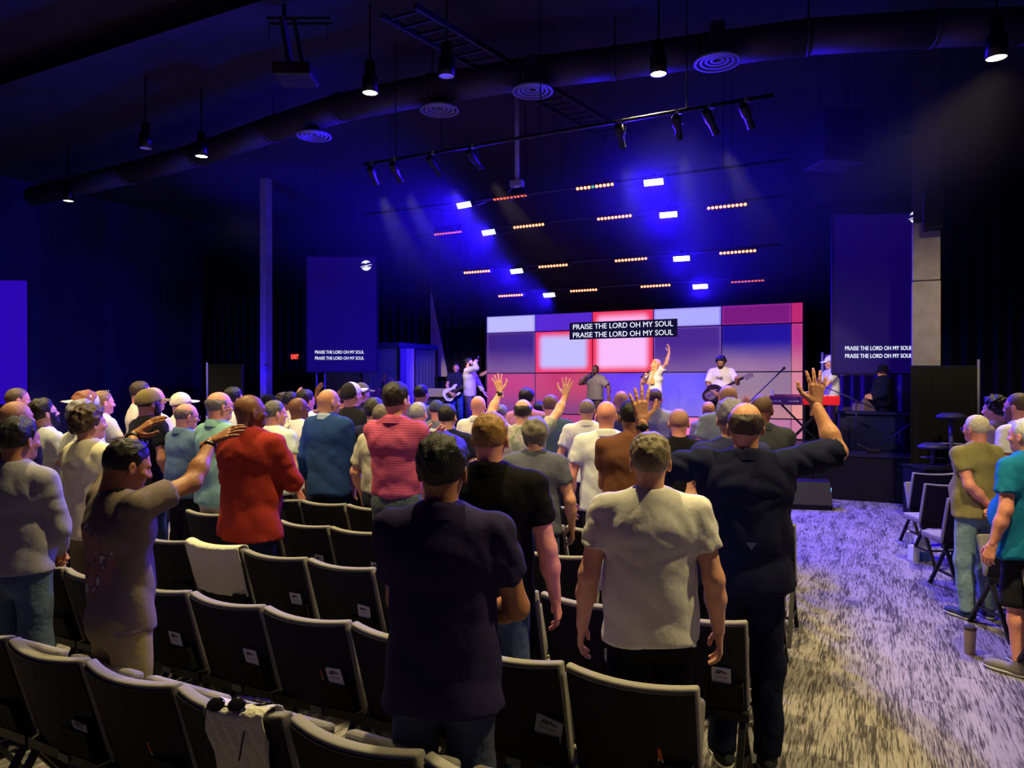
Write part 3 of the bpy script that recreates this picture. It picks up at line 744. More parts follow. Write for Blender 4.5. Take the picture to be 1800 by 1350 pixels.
# cable tray / light truss ladder across the ceiling
def ladder(name, a, b, wd, n, label, m):
    root = empty(name, (a.x, a.y, a.z)); tag(root, label, 'truss'); d = (b - a); x = Vector((1, 0, 0)) * wd
    for s in (-.5, .5):
        MB().bar(x * s, x * s + d, 0.04, 0.07).build('rail', m, root)
    for i in range(n):
        p = d * ((i + .5) / n); MB().bar(p - x * .5, p + x * .5, 0.03).build('rung', m, root)
    return root
m_steel = mat('black_steel', (18, 18, 20), rough=0.5); m_truss = mat('truss_steel', (36, 34, 46), rough=0.5, metal=0.3)
ladder('cable_tray', W(700, 20, FPX * 4.5 / 650), W(1085, 240, FPX * 4.5 / 430), 0.5, 22, 'dark ladder-like cable tray running along the ceiling', m_truss)
pp = onY(1430, 52, 11.0); bm_ = empty('ceiling_beam', (-6, 6.6, CEIL - 0.34)); tag(bm_, 'dark steel beam crossing the ceiling', 'beam')
MB().box((-12, -0.09, 0), (11, 0.09, 0.02)).build('bottom_flange', m_ceil, bm_); MB().box((-12, -0.01, 0.02), (11, 0.01, 0.32)).build('web', m_ceil, bm_); MB().box((-12, -0.09, 0.32), (11, 0.09, 0.34)).build('top_flange', m_ceil, bm_)
# hanging pole down to the first lighting pipe
a = onY(909, 176, 10.0); b = onY(907, 322, 10.0)
po = empty('hanging_pole', (a.x, a.y, b.z)); tag(po, 'pale vertical pole hanging from the ceiling above the stage lights', 'pole')
MB().tube([(0, 0, 0), (0, 0, CEIL - b.z)], 0.035, 12).build('pipe', mat('pale_pipe', (150, 145, 175), rough=0.5), po, True)
MB().box((-0.10, -0.06, -0.06), (0.10, 0.06, 0.03)).build('junction_plate', mat('pale_pipe', (150, 145, 175)), po)
for s in (-1, 1): MB().tube([(s*0.04, 0, -0.05), (s*0.16, 0.0, -0.12), (s*0.13, 0, -0.28), (s*0.05, 0, -0.22)], 0.012, 6).build('cable_loop', mat('cable_blue', (60, 60, 140)), po)
# projector on a ceiling mount
p = W(520, 95, 9.0); pr = empty('projector', (p.x, p.y, p.z), YAW); tag(pr, 'black projector hanging from a bracket at the upper left', 'projector')
bevel(MB().box((-0.24, -0.2, -0.34), (0.24, 0.25, -0.18)).build('body', mat('projector_black', (34, 32, 40), rough=0.5), pr), 0.03)
MB().lathe([(0.05, 0), (0.055, 0.06), (0.045, 0.08)], 16, Matrix.Translation((0.1, 0.25, -0.26)) @ Matrix.Rotation(math.radians(-90), 4, 'X')).build('lens', mat('watch_glass', (10, 10, 12)), pr, True)
MB().bar((-0.06, 0, -0.18), (-0.16, 0, 0.44), 0.16, 0.05).build('mount_arm', mat('mount_grey', (48, 44, 58)), pr)
MB().bar((0.10, 0.02, -0.18), (-0.02, 0.02, 0.44), 0.03, 0.05).build('brace', mat('mount_grey', (48, 44, 58)), pr)
for s in (0.0, 0.1): MB().tube([(-0.36, s, 0.44 - s*.2), (0.44, s, 0.44 - s*.2)], 0.022, 8).build('cross_pipe', m_truss, pr)
MB().tube([(-0.14, 0, 0.44), (-0.14, 0, CEIL - p.z)], 0.03, 8).build('drop_pipe', m_truss, pr)
for s, l in ((-0.33, 0.32), (0.40, 0.30)): MB().tube([(s, 0, 0.44), (s, 0, 0.44 - l)], 0.006, 6).build('hanging_cable', m_truss, pr)
# flown line-array speaker, right
p = W(1464, 248, 11.0); fs = empty('flown_speaker', (p.x, p.y, p.z - 0.4), math.radians(35)); tag(fs, 'dark flown loudspeaker cabinet high above the right side', 'speaker')
bevel(MB().box((-0.33, -0.3, 0), (0.33, 0.3, 0.80)).build('cabinet', mat('flown_black', (26, 24, 40), rough=0.6), fs), 0.02)
MB().box((-0.30, -0.312, 0.04), (0.30, -0.302, 0.76)).build('grille', mat('grille_black', (8, 8, 9)), fs)
for s in (-1, 1): MB().tube([(s*0.25, 0, 0.8), (s*0.25, 0, CEIL - p.z + 0.38)], 0.012, 6).build('chain', m_truss, fs)

# ------------------------------------------------------------------ pendant lamps (the house lights)
m_can = mat('pendant_black', (12, 12, 14), rough=0.35, spec=0.5, metal=0.4)
m_lit = emis('lamp_lens_warm', (1.0, 0.92, 0.55), 14.0); m_unlit = mat('lamp_lens_off', (190, 190, 215), rough=0.3)
LAMPZ = 5.8
def pendant(p, lit, label, group='ceiling pendant lamps', LAMPZ=LAMPZ):
    root = empty('pendant_lamp', (p[0], p[1], LAMPZ)); tag(root, label, 'lamp', group)
    MB().lathe([(0.098, 0.0), (0.105, 0.0), (0.105, 0.22), (0.095, 0.235), (0.07, 0.235), (0.07, 0.42), (0.02, 0.43)], 24, None, False).build('can', m_can, root, True)
    MB().lathe([(0.0, 0.015), (0.098, 0.012)], 24, None, False).build('lens', m_lit if lit else m_unlit, root)
    MB().tube([(0, 0, 0.42), (0, 0, CEIL - LAMPZ)], 0.012, 8).build('stem', m_can, root)
    if lit:
        L = bpy.data.lights.new('pendant_light', 'SPOT'); L.energy = PENDANT_W * lit; L.color = WARM; L.spot_size = math.radians(96 if LAMPZ > 5.5 else 152); L.spot_blend = 0.55 if LAMPZ > 5.5 else 0.6; L.shadow_soft_size = 0.09
        o = bpy.data.objects.new('pendant_light', L); COL.objects.link(o); o.parent = root; o.location = (0, 0, -0.02)
    return root
for (x, y, l, lab) in ((121, 354, 1, 'lit pendant lamp hanging furthest left'), (355, 276, 1, 'lit pendant lamp second from the left, above the dark wall'), (651, 165, 1, 'lit pendant lamp left of the hanging pole'),
                       (1157, 132, 1, 'lit pendant lamp above the blue stage lights, right of the hanging pole'), (1750, 104, 0.7, 'large bright pendant lamp at the upper right'), (785, 136, 0, 'unlit pendant lamp with a blue gleam above the diffuser'), (257, 262, 0, 'unlit pendant lamp at the far left, between two lit ones')):
    lz = 5.4 if x == 1750 else LAMPZ; p = W(x, y, FPX * (lz - CAMZ) / (HOR - y)); pendant(p, l, lab, LAMPZ=lz)
for i, (x, y) in enumerate(((-8.6, 3.9), (-5.2, 3.9), (-1.9, 3.9), (1.4, 3.9))):
    pendant((x, y), 1.0 if y > 0 else 0, '%s pendant lamp above the audience, %s row out of the frame, place %s' % ('lit' if y > 0 else 'unlit', 'front' if y > 0 else 'rear', ('one', 'two', 'three', 'four')[i % 4]))

# side screen at the far left, and the drape poles
p0 = W(45, 493, 13.8); p1 = W(-60, 493, 13.8)
ss = empty('side_screen', (p0.x, p0.y, 0), YAW); tag(ss, 'tall side screen glowing plain blue at the left edge', 'screen')
MB().box((-1.4, 0, 1.5), (0, 0.05, p0.z)).build('panel', emis('screen_plain_blue', (0.022, 0.002, 0.42), 1.0), ss)
MB().box((-1.4, 0.05, 1.45), (0.02, 0.10, p0.z + 0.02)).build('frame', m_steel, ss)
for xx in (-1.2, -0.2): MB().bar((xx, 0.07, 0), (xx, 0.07, 1.46), 0.05).build('post', m_steel, ss)
def drape_pole(px, ytop, d, lab):
    p = W(px, ytop, d); r = empty('drape_pole', (p.x, p.y, 0)); tag(r, lab, 'pole')
    MB().tube([(0, 0, 0), (0, 0, p.z * .52)], 0.024, 10).build('lower_tube', mat('grey_tube', (120, 116, 140), rough=0.4), r, True); MB().tube([(0, 0, p.z * .5), (0, 0, p.z)], 0.019, 10).build('upper_tube', mat('grey_tube', (120, 116, 140)), r, True)
    MB().lathe([(0.2, 0), (0.2, 0.012), (0.02, 0.02)], 16).build('base', m_steel, r); return r
drape_pole(364, 637, 15.0, 'thin drape pole standing by the dark doorway on the left')
drape_pole(1720, 632, 10.5, 'thin drape pole right of the thick column')
a = W(1602, 640, 10.45); b = W(1719, 632, 10.5)
tag(drape('side_drape', (a.x, a.y, 0), (b.x, b.y, 0), 0.02, a.z - 0.02, mat('charcoal_drape', (13, 12, 18), rough=1.0), 0.12, 0.03), 'charcoal pleated drape hanging in front of the thick column', 'curtain')
dd = W(395, 640, 15.3); tag(MB().box((-0.5, 0, 0), (0.5, 0.06, dd.z)).build('dark_partition', mat('partition_black', (4, 4, 6), rough=0.9), loc=(dd.x, dd.y, 0)), 'black partition panel behind the thin pole on the left', 'partition')
# ================================================================== chairs
m_rim = mat('chair_grey_fabric', (140, 136, 132), rough=0.95, bump=0.2, bscale=500, spec=0.1)
m_shell = mat('chair_black_shell', (20, 18, 30), rough=0.75, bump=0.15, bscale=120)
m_frame = mat('chair_black_frame', (14, 14, 16), rough=0.45, spec=0.4)
CW = 0.495
def back_pt(u, z, off):
    """u -1..1 across, z height, off: along the thickness (rear negative)."""
    f = (z - 0.36) / 0.52
    return Vector((u * CW / 2 * (1.0 - 0.03 * (1 - f)), 0.155 - 0.155 * f + 0.045 * u * u + off, z - 0.012 * (1 - u * u) * f))
def slab(z0, z1, o0, o1, nu=10, nz=6, inset=0.0):
    mb = MB(); V = []; F = []
    us = [-1 + 2 * i / nu for i in range(nu + 1)]
    us = [u * (1 - inset) for u in us]; zs = [z0 + (z1 - z0) * j / nz for j in range(nz + 1)]
    for o in (o0, o1):
        for z in zs:
            for u in us: V.append(back_pt(u, z, o))
    n1 = nu + 1; K = n1 * (nz + 1)
    for j in range(nz):
        for i in range(nu):
            F.append((j*n1+i, j*n1+i+1, (j+1)*n1+i+1, (j+1)*n1+i)); F.append((K+j*n1+i, K+(j+1)*n1+i, K+(j+1)*n1+i+1, K+j*n1+i+1))
    for i in range(nu):
        F.append((i+1, i, K+i, K+i+1)); F.append((nz*n1+i, nz*n1+i+1, K+nz*n1+i+1, K+nz*n1+i))
    for j in range(nz):
        F.append((j*n1, (j+1)*n1, K+(j+1)*n1, K+j*n1)); F.append(((j+1)*n1+nu, j*n1+nu, K+j*n1+nu, K+(j+1)*n1+nu))
    return mb.add(V, F)
def make_chair(seat_down=False):
    r = empty('audience_chair')
    o = slab(0.43, 0.88, -0.006, 0.045).build('backrest', m_rim, r, True); bevel(o, 0.012, 2)
    slab(0.435, 0.862, -0.014, 0.0, inset=0.035).build('back_shell', m_shell, r, False)
    if seat_down:
        s = MB().box((-0.225, 0.15, 0.42), (0.225, 0.58, 0.485)).build('seat', m_rim, r)
    else:
        M = Matrix.Translation((0, 0.175, 0.43)) @ Matrix.Rotation(math.radians(72), 4, 'X')
        s = MB().box((-0.225, 0.0, -0.065), (0.225, 0.33, 0.0), M).build('seat', m_rim, r)
    bevel(s, 0.02, 3)
    MB().box((-CW/2, 0.12, 0.395), (CW/2, 0.17, 0.435)).build('support_beam', m_frame, r)
    for sx in (-1, 1):
        x = sx * (CW/2 - 0.03)
        MB().bar((x, 0.14, 0.40), (x, 0.42, 0.0), 0.03, 0.022).build('leg', m_frame, r); MB().bar((x, 0.16, 0.42), (x, -0.10, 0.0), 0.03, 0.022).build('leg', m_frame, r)
        MB().bar((x, 0.0, 0.165), (x, 0.30, 0.165), 0.02, 0.02).build('side_brace', m_frame, r)
    MB().bar((-CW/2 + 0.03, 0.02, 0.18), (CW/2 - 0.03, 0.02, 0.18), 0.018).build('cross_bar', m_frame, r)
    MB().box((-0.02, 0.112, 0.40), (0.045, 0.121, 0.43)).build('number_plate', mat('plate_grey', (120, 118, 110), rough=0.4), r)
    # book pouch at the rear
    p = MB(); y0 = back_pt(0.66, 0.58, -0.016).y
    PM = Matrix.Translation((0, y0, 0.58)) @ Matrix.Rotation(math.radians(16.5), 4, 'X')
    p.box((0.075, -0.022, -0.12), (0.225, -0.017, 0.0), PM); p.box((0.075, -0.022, -0.12), (0.081, 0.006, 0.0), PM); p.box((0.219, -0.022, -0.12), (0.225, 0.006, 0.0), PM); p.box((0.075, -0.022, -0.126), (0.225, 0.006, -0.12), PM)
    p.build('book_pouch', mat('pouch_black', (12, 12, 15), rough=0.8), r)
    return r
def place(proto, used, x, y, rz, label, group):
    o = proto if not used[0] else copy_tree(proto); used[0] = True
    o.location = (x, y, 0); o.rotation_euler = (0, 0, rz); tag(o, label, 'chair', group); return o
ORD = ['first', 'second', 'third', 'fourth', 'fifth', 'sixth', 'seventh', 'eighth', 'ninth', 'tenth', 'eleventh', 'twelfth', 'thirteenth', 'fourteenth']
ROWS = [(1.66, 7, -0.37), (2.45, 8, -0.77), (3.24, 9, -0.72), (4.05, 9, -0.72), (4.85, 9, -0.72), (5.65, 9, -0.72)]
up = make_chair(); used = [False]; CH = {}
for ri, (y, n, x0) in enumerate(ROWS):
    for i in range(n):
        x = x0 - 0.515 * i
        CH[(ri, i)] = place(up, used, x, y, math.radians(1.2 * math.sin(i * 2.3 + ri)), 'grey-rimmed black chair, %s from the aisle in the %s row from the camera' % (ORD[i], ORD[ri]), 'tip-up chairs in the left block')
# right block beyond the aisle
RB = math.radians(24); dn = make_chair(True); used2 = [False]
for k, (x, y, lab) in enumerate(((0.74, 9.60, 'dark chair nearest the stage beside the aisle, right block'), (0.80, 8.64, 'dark chair second from the stage beside the aisle, right block'), (1.21, 9.81, 'dark chair beside the one nearest the stage, right block'), (0.92, 7.66, 'grey chair with its seat down just ahead of the olive shirt man'), (1.12, 6.52, 'dark chair just behind the olive shirt man'), (1.24, 5.44, 'dark chair behind the man in dark shorts'))):
    place(dn if k in (1, 3) else up, used2 if k in (1, 3) else [True], x, y, RB, lab, 'chairs in the right block')

# note cards and pencils in the pouches
m_card = mat('card_white', (205, 204, 212), rough=0.8); m_ink = mat('card_ink', (60, 58, 70), rough=0.9); m_red = mat('pencil_orange', (205, 92, 48), rough=0.5)
def card(ch, dx=0.0, tilt=0.0, size=(0.085, 0.105), lab='', bz=0.55, m=None):
    M = ch.matrix_basis.copy(); y0 = back_pt(0.66, bz, -0.016).y - 0.010
    r = empty('note_card'); tag(r, lab, 'card', 'white note cards in chair pouches')
    r.matrix_local = M @ Matrix.Translation((0.15 + dx, y0, bz)) @ Matrix.Rotation(math.radians(16.5), 4, 'X') @ Matrix.Rotation(math.radians(tilt), 4, 'Y')
    MB().box((-size[0]/2, -0.003, -0.03), (size[0]/2, 0.003, size[1])).build('paper', m or m_card, r)
    g = MB()
    for (a, b, z, hgt) in ((-.25, .12, .80, .05), (-.30, .0, .70, .06), (.05, .3, .74, .05), (-.38, .36, .56, .012), (-.38, .30, .48, .012)):
        g.box((a * size[0], -0.0036, z * size[1]), (b * size[0], -0.003, z * size[1] + hgt * size[1] * 1.4))
    g.build('print', m_ink, r); return r
def pencil(ch, dx, tilt, lab, bz=0.55):
    M = ch.matrix_basis.copy(); y0 = back_pt(0.66, bz, -0.016).y - 0.012
    r = empty('pencil'); tag(r, lab, 'pencil', 'pencils in chair pouches')
    r.matrix_local = M @ Matrix.Translation((0.15 + dx, y0, bz)) @ Matrix.Rotation(math.radians(16.5), 4, 'X') @ Matrix.Rotation(math.radians(tilt), 4, 'Y')
    MB().tube([(0, 0, -0.04), (0, 0, 0.085)], 0.004, 8).build('shaft', m_card, r); MB().tube([(0, 0, 0.04), (0, 0, 0.085)], 0.0046, 8).build('coloured_end', m_red, r); return r
# columns of row 0: x = -0.56 -0.515 i ; seen chairs are i = 1..5
card(CH[(0, 5)], 0.03, 8, (0.085, 0.05), 'grey wallet-like card in the pouch of the leftmost back-row chair', 0.57, mat('card_grey', (150, 148, 160)))
card(CH[(1, 1)], 0.02, 14, (0.11, 0.11), 'tilted notebook in the chair pouch between the navy polo and white tee men', 0.55, mat('card_dim', (150, 150, 165)))
pencil(CH[(0, 4)], -0.06, -4, 'orange pencil in the pouch of the second back-row chair from the left')
pencil(CH[(1, 0)], -0.05, 3, 'left one of two orange pencils in the chair behind the white tee man'); pencil(CH[(1, 0)], -0.03, -10, 'right one of two orange pencils in the chair behind the white tee man')
names = {1: 'second row', 2: 'third row', 3: 'fourth row', 4: 'fifth row', 5: 'sixth row'}
for ri, ii in ((1, (2, 3, 4, 5)), (2, (0, 1, 2, 3, 4, 5)), (3, (1, 3, 4, 5, 6)), (4, (3, 4, 5, 6)), (5, (4, 5))):
    for i in ii:
        card(CH[(ri, i)], random.uniform(-0.02, 0.03), random.uniform(-5, 7), lab='white printed note card in the %s, chair %s from the aisle' % (names[ri], ORD[i]))
for ri, i in ((1, 2), (1, 3), (2, 2)): pencil(CH[(ri, i)], -0.065, random.uniform(-8, 2), 'orange-tipped pencil in the %s, chair %s from the aisle' % (names[ri], ORD[i]))

# cloths draped over chair tops
def draped(name, ch, u0, u1, front, rear, m, lab, cat, ripple=0.012, seed=0.0, skew=0.0):
    M = ch.matrix_basis.copy()
    def fn(u, v):
        uu = u0 + (u1 - u0) * u; s = -rear + (rear + front) * v        # s<0 rear side, >0 front side
        uu += skew * max(0, -s)
        top = back_pt(max(-1, min(1, uu)), 0.885, 0.0)
        rp = ripple * math.sin(u * 15 + seed + 2 * math.sin(s * 9 + seed)) * min(1, abs(s) / 0.12)
        if s < -0.03: q = back_pt(uu, 0.885 + (s + 0.03), -0.022); q.y -= abs(rp); q.z += 0.004
        elif s > 0.03: q = back_pt(uu, 0.885 - (s - 0.03), 0.056); q.y += abs(rp); q.z += 0.004
        else:
            a = s / 0.03; q = back_pt(uu, 0.885, 0.017 + a * 0.039); q.z += 0.012 * (1 - a * a) + 0.004
        return tuple(M @ q)
    o = MB().sheet(fn, 26, 40).build(name, m, None, True); md = o.modifiers.new('thick', 'SOLIDIFY'); md.thickness = 0.006; md.offset = 0
    tag(o, lab, cat); return o
m_towel = mat('towel_cream', (226, 222, 204), rough=1.0, bump=0.5, bscale=90, spec=0.05)
# ================================================================== stage
SX0, SX1 = -13.0, 3.6
m_stage = mat('stage_black', (16, 16, 20), rough=0.55, bump=0.1, bscale=20)
stg = empty('stage', (0, 0, 0)); tag(stg, 'low black stage with panelled front', 'stage')
MB().box((SX0, STG_Y + 0.02, STG_Z - 0.06), (SX1, 16.4, STG_Z)).build('deck', mat('stage_deck', (40, 38, 52), rough=0.45), stg)
MB().box((SX0, STG_Y + 0.06, 0), (SX1, 16.4, STG_Z - 0.06)).build('riser_block', m_stage, stg)
xx = SX0
me = MB().box((0.006, STG_Y, 0.01), (1.214, STG_Y + 0.05, STG_Z - 0.065)).mesh('front_panel')
while xx < SX1 - 1: link('front_panel', me, m_stage, stg, (xx, 0, 0)); xx += 1.22
MB().box((SX0, STG_Y - 0.01, STG_Z - 0.05), (SX1, STG_Y + 0.02, STG_Z + 0.003)).build('edge_trim', mat('edge_trim', (40, 38, 60), rough=0.3), stg)

# ------------------------------------------------------------------ video wall
vw = empty('video_wall', (0, LED_Y, STG_Z)); tag(vw, 'wide video wall of glowing pink, blue and violet tiles', 'screen')
XS = [-8.27, -6.97, -5.55, -4.15, -2.705, -1.35, -1.14]; ZS = [0.02, 0.42, 1.37, 2.34, 2.75]
MB().box((XS[0] - 0.05, 0.02, 0.0), (XS[-1] + 0.05, 0.25, ZS[-1] + 0.02)).build('frame', m_black, vw)
def tile_mat(name, edge, mid, wx, wz, soft, sx, sz, grad=None, k=1.0):
    m = bpy.data.materials.new(name); m.use_nodes = True; nt = m.node_tree; N = nt.nodes; Lk = nt.links; b = N['Principled BSDF']
    b.inputs['Base Color'].default_value = (0.01, 0.01, 0.012, 1); b.inputs['Roughness'].default_value = 0.6
    tc = N.new('ShaderNodeTexCoord'); sp = N.new('ShaderNodeSeparateXYZ'); Lk.new(tc.outputs['Generated'], sp.inputs[0])
    def dist(o, w_, size):
        a = N.new('ShaderNodeMath'); a.operation = 'SUBTRACT'; a.inputs[1].default_value = 0.5; Lk.new(o, a.inputs[0])
        c = N.new('ShaderNodeMath'); c.operation = 'ABSOLUTE'; Lk.new(a.outputs[0], c.inputs[0])
        d = N.new('ShaderNodeMath'); d.operation = 'MULTIPLY_ADD'; d.inputs[1].default_value = size; d.inputs[2].default_value = -w_; Lk.new(c.outputs[0], d.inputs[0])
        e = N.new('ShaderNodeMath'); e.operation = 'MAXIMUM'; e.inputs[1].default_value = 0; Lk.new(d.outputs[0], e.inputs[0])
        f = N.new('ShaderNodeMath'); f.operation = 'POWER'; f.inputs[1].default_value = 2; Lk.new(e.outputs[0], f.inputs[0]); return f
    fx = dist(sp.outputs['X'], sx / 2 - wx, sx); fz = dist(sp.outputs['Z'], sz / 2 - wz, sz)
    s = N.new('ShaderNodeMath'); s.operation = 'ADD'; Lk.new(fx.outputs[0], s.inputs[0]); Lk.new(fz.outputs[0], s.inputs[1])
    q = N.new('ShaderNodeMath'); q.operation = 'SQRT'; Lk.new(s.outputs[0], q.inputs[0])
    mr = N.new('ShaderNodeMapRange'); mr.interpolation_type = 'SMOOTHSTEP'; mr.inputs[1].default_value = 0; mr.inputs[2].default_value = soft; Lk.new(q.outputs[0], mr.inputs[0])
    mx = N.new('ShaderNodeMix'); mx.data_type = 'RGBA'; mx.inputs['A'].default_value = (*lin(mid), 1); mx.inputs['B'].default_value = (*lin(edge), 1); Lk.new(mr.outputs[0], mx.inputs['Factor'])
    out = mx.outputs['Result']
    if grad is not None:
        g = N.new('ShaderNodeMix'); g.data_type = 'RGBA'; g.inputs['A'].default_value = (*lin(grad), 1); Lk.new(out, g.inputs['B'])
        gm = N.new('ShaderNodeMapRange'); gm.interpolation_type = 'SMOOTHSTEP'; gm.inputs[1].default_value = 0.0; gm.inputs[2].default_value = 0.7; Lk.new(sp.outputs['Z'], gm.inputs[0]); Lk.new(gm.outputs[0], g.inputs['Factor']); out = g.outputs['Result']
    Lk.new(out, b.inputs['Emission Color']); b.inputs['Emission Strength'].default_value = k
    return m
# (edge, middle, gradient towards the bottom) per row from the floor up, left to right
RED = (240, 52, 92)
TILES = [
    [((150, 50, 120), (190, 70, 140), None), ((150, 50, 120), (180, 60, 120), None), ((170, 70, 200), (215, 90, 180), None), ((235, 100, 190), (252, 118, 196), None), ((170, 100, 150), (190, 120, 160), None), ((200, 120, 150), (200, 120, 150), None)],
    [((160, 60, 130), (192, 58, 120), (120, 60, 130)), ((190, 60, 110), (196, 60, 100), (130, 60, 120)), ((105, 60, 215), (100, 52, 240), (110, 70, 190)), ((118, 90, 240), (92, 70, 250), (120, 100, 230)), ((150, 118, 150), (146, 116, 142), (190, 130, 140)), ((214, 130, 150), (214, 130, 150), (230, 150, 140))],
    [((112, 66, 140), (58, 34, 118), (120, 80, 140)), (RED, (196, 190, 255), None), (RED, (250, 190, 250), None), ((122, 72, 190), (72, 40, 140), (110, 70, 150)), ((46, 22, 150), (30, 16, 150), (150, 110, 150)), ((190, 60, 130), (180, 50, 130), (205, 120, 140))],
    [((150, 140, 250), (192, 186, 255), None), ((80, 40, 200), (86, 40, 205), None), (RED, (255, 176, 232), None), ((130, 110, 250), (176, 172, 255), None), ((150, 40, 150), (120, 24, 120), None), ((190, 40, 110), (190, 40, 110), None)]]
for j in range(4):
    for i in range(6):
        x0, x1, z0, z1 = XS[i] + 0.012, XS[i+1] - (0.012 if i < 4 else 0.0), ZS[j] + 0.012, ZS[j+1] - 0.012
        ed, mi, gr = TILES[j][i]; strong = ed == RED
        m = tile_mat('video_tile_%d_%d' % (j, i), ed, mi, 0.22 if strong else 0.06, 0.20 if strong else 0.05, 0.20 if strong else 0.07, x1 - x0, z1 - z0, gr)
        MB().box((x0, 0.0, z0), (x1, 0.02, z1)).build('video_tile', m, vw)
m_txt = emis('lyric_white', (0.80, 0.84, 1.0), 1.15); m_txtbg = emis('lyric_box', (0.006, 0.004, 0.03), 1.0)
LYR = 'PRAISE THE LORD OH MY SOUL'
def lyric(parent, x0, x1, zb, hgt, y, box=None, m=m_txt):
    me = text_mesh(LYR, 1.0, 0.0, 0.004); xs = [v.co.x for v in me.vertices]; zs = [v.co.y for v in me.vertices]
    o = link('lyric_text', me, m, parent); o.rotation_euler = (math.radians(90), 0, 0); s = (x1 - x0) / (max(xs) - min(xs))
    o.scale = (s, hgt / (max(zs) - min(zs)), 1); o.location = (x0 - min(xs) * s, y, zb)
    if box: MB().box((x0 - box, y + 0.003, zb - box * .45), (x1 + box, y + 0.008, zb + hgt + box * .45)).build('lyric_box', m_txtbg, parent)
def led_local(px, py):
    p = onY(px, py, LED_Y - 0.03); return p.x, p.z - STG_Z
for (ya, yb, k) in ((569.5, 578.5, 0), (584, 593, 1)):
    xa, za = led_local(1007, yb + 0.7); xb, zb = led_local(1183, yb - 5); _, zt = led_local(1007, ya + 0.7)
    lyric(vw, xa, xb, za, zt - za, -0.02, 0.09)
# ------------------------------------------------------------------ hanging portrait screens
m_ban = mat('side_screen_dark', (22, 16, 60), rough=0.5, emit=(0.005, 0.0005, 0.07), estr=1.0)
def swoosh(parent, cx, cz, R, m):
    g = MB(); y = -0.012
    def arcpoly(a0, a1, cut):
        pts = [(cx + R * math.cos(a0 + (a1 - a0) * i / 14), cz + R * math.sin(a0 + (a1 - a0) * i / 14)) for i in range(15)]
        n = 10; x_0, z_0 = pts[-1]; x_1, z_1 = pts[0]
        pts += [(x_0 + (x_1 - x_0) * i / n, z_0 + (z_1 - z_0) * i / n + cut * R * math.sin(3 * math.pi * i / n)) for i in range(1, n)]
        V = [(x, y, z) for x, z in pts]; c = (sum(p[0] for p in pts) / len(pts), y, sum(p[1] for p in pts) / len(pts)); K = len(V)
        g.add(V + [c], [(K, (i + 1) % K, i) for i in range(K)])
    arcpoly(math.radians(35), math.radians(160), 0.10); arcpoly(math.radians(200), math.radians(350), -0.10)
    top = [(cx - R * 1.15 + 2.3 * R * i / 10, cz - 0.35 * R + 0.55 * R * (i / 10) ** 0.6 + 0.05 * R) for i in range(11)]
    bot = [(cx - R * 1.15 + 2.3 * R * i / 10, cz - 0.35 * R + 0.55 * R * (i / 10) ** 0.6 - 0.13 * R * math.sin(math.pi * i / 10)) for i in range(11)]
    V = [(x, y, z) for x, z in top + bot]; g.add(V, [(i, i + 11, i + 12, i + 1) for i in range(10)])
    g.build('emblem', m, parent)
def portrait(px0, px1, pt, pb, d, rz, lab):
    a = W(px0, pb, d); b = W(px1, pb, d); t = W(px0, pt, d); wd = (b - a).length; hg = t.z - a.z; c = (a + b) / 2
    r = empty('hanging_screen', (c.x, c.y, a.z), rz); tag(r, lab, 'screen', 'dark portrait screens beside the stage')
    MB().box((-wd/2, 0, 0), (wd/2, 0.05, hg)).build('panel', m_ban, r)
    MB().box((-wd/2 - 0.03, 0.012, -0.03), (wd/2 + 0.03, 0.09, hg + 0.03)).build('frame', mat('screen_frame', (30, 26, 60), rough=0.4), r)
    for s in (-1, 1): MB().tube([(s * wd * .33, 0.05, hg + 0.02), (s * wd * .33, 0.06, hg + 0.25), (s * wd * .37, 0.05, hg + 0.8), (s * wd * .37, 0.05, CEIL - a.z)], 0.012, 6).build('suspension_cable', m_truss, r)
    return r, wd, hg
r1, wd, hg = portrait(540, 661, 452, 653, 16.6, YAW, 'dark portrait screen with white lyrics and round emblem, left of the stage')
sw = wd / 121
lyric(r1, -wd/2 + 14 * sw, -wd/2 + 100 * sw, 653*0 + (653 - 632.3) * sw, 5.6 * sw, -0.012, None); lyric(r1, -wd/2 + 14 * sw, -wd/2 + 100 * sw, (653 - 625.0 + 0.0) * sw + 3.3 * sw, 5.6 * sw, -0.012, None)
swoosh(r1, -wd/2 + 104 * sw, (653 - 467) * sw, 9.0 * sw, m_txt)
r1c = r1
for xx in (-wd/2 + 15.5 * sw, -wd/2 + 30 * sw):
    MB().tube([(xx, 0.05, -0.03), (xx, 0.05, STG_Z - r1.location.z)], 0.02, 8).build('support_pole', mat('grey_tube', (120, 116, 140)), r1)
r2, wd2, hg2 = portrait(1470, 1628, 377, 656, 12.2, math.radians(20), 'dark portrait screen with white lyrics, partly behind the thick column')
sw = wd2 / 158
lyric(r2, -wd2/2 + 18 * sw, -wd2/2 + 130 * sw, (656 - 629) * sw, 7.2 * sw, -0.012); lyric(r2, -wd2/2 + 18 * sw, -wd2/2 + 130 * sw, (656 - 615.5) * sw, 7.2 * sw, -0.012)
swoosh(r2, -wd2/2 + 136 * sw, (656 - 384) * sw, 11 * sw, m_txt)

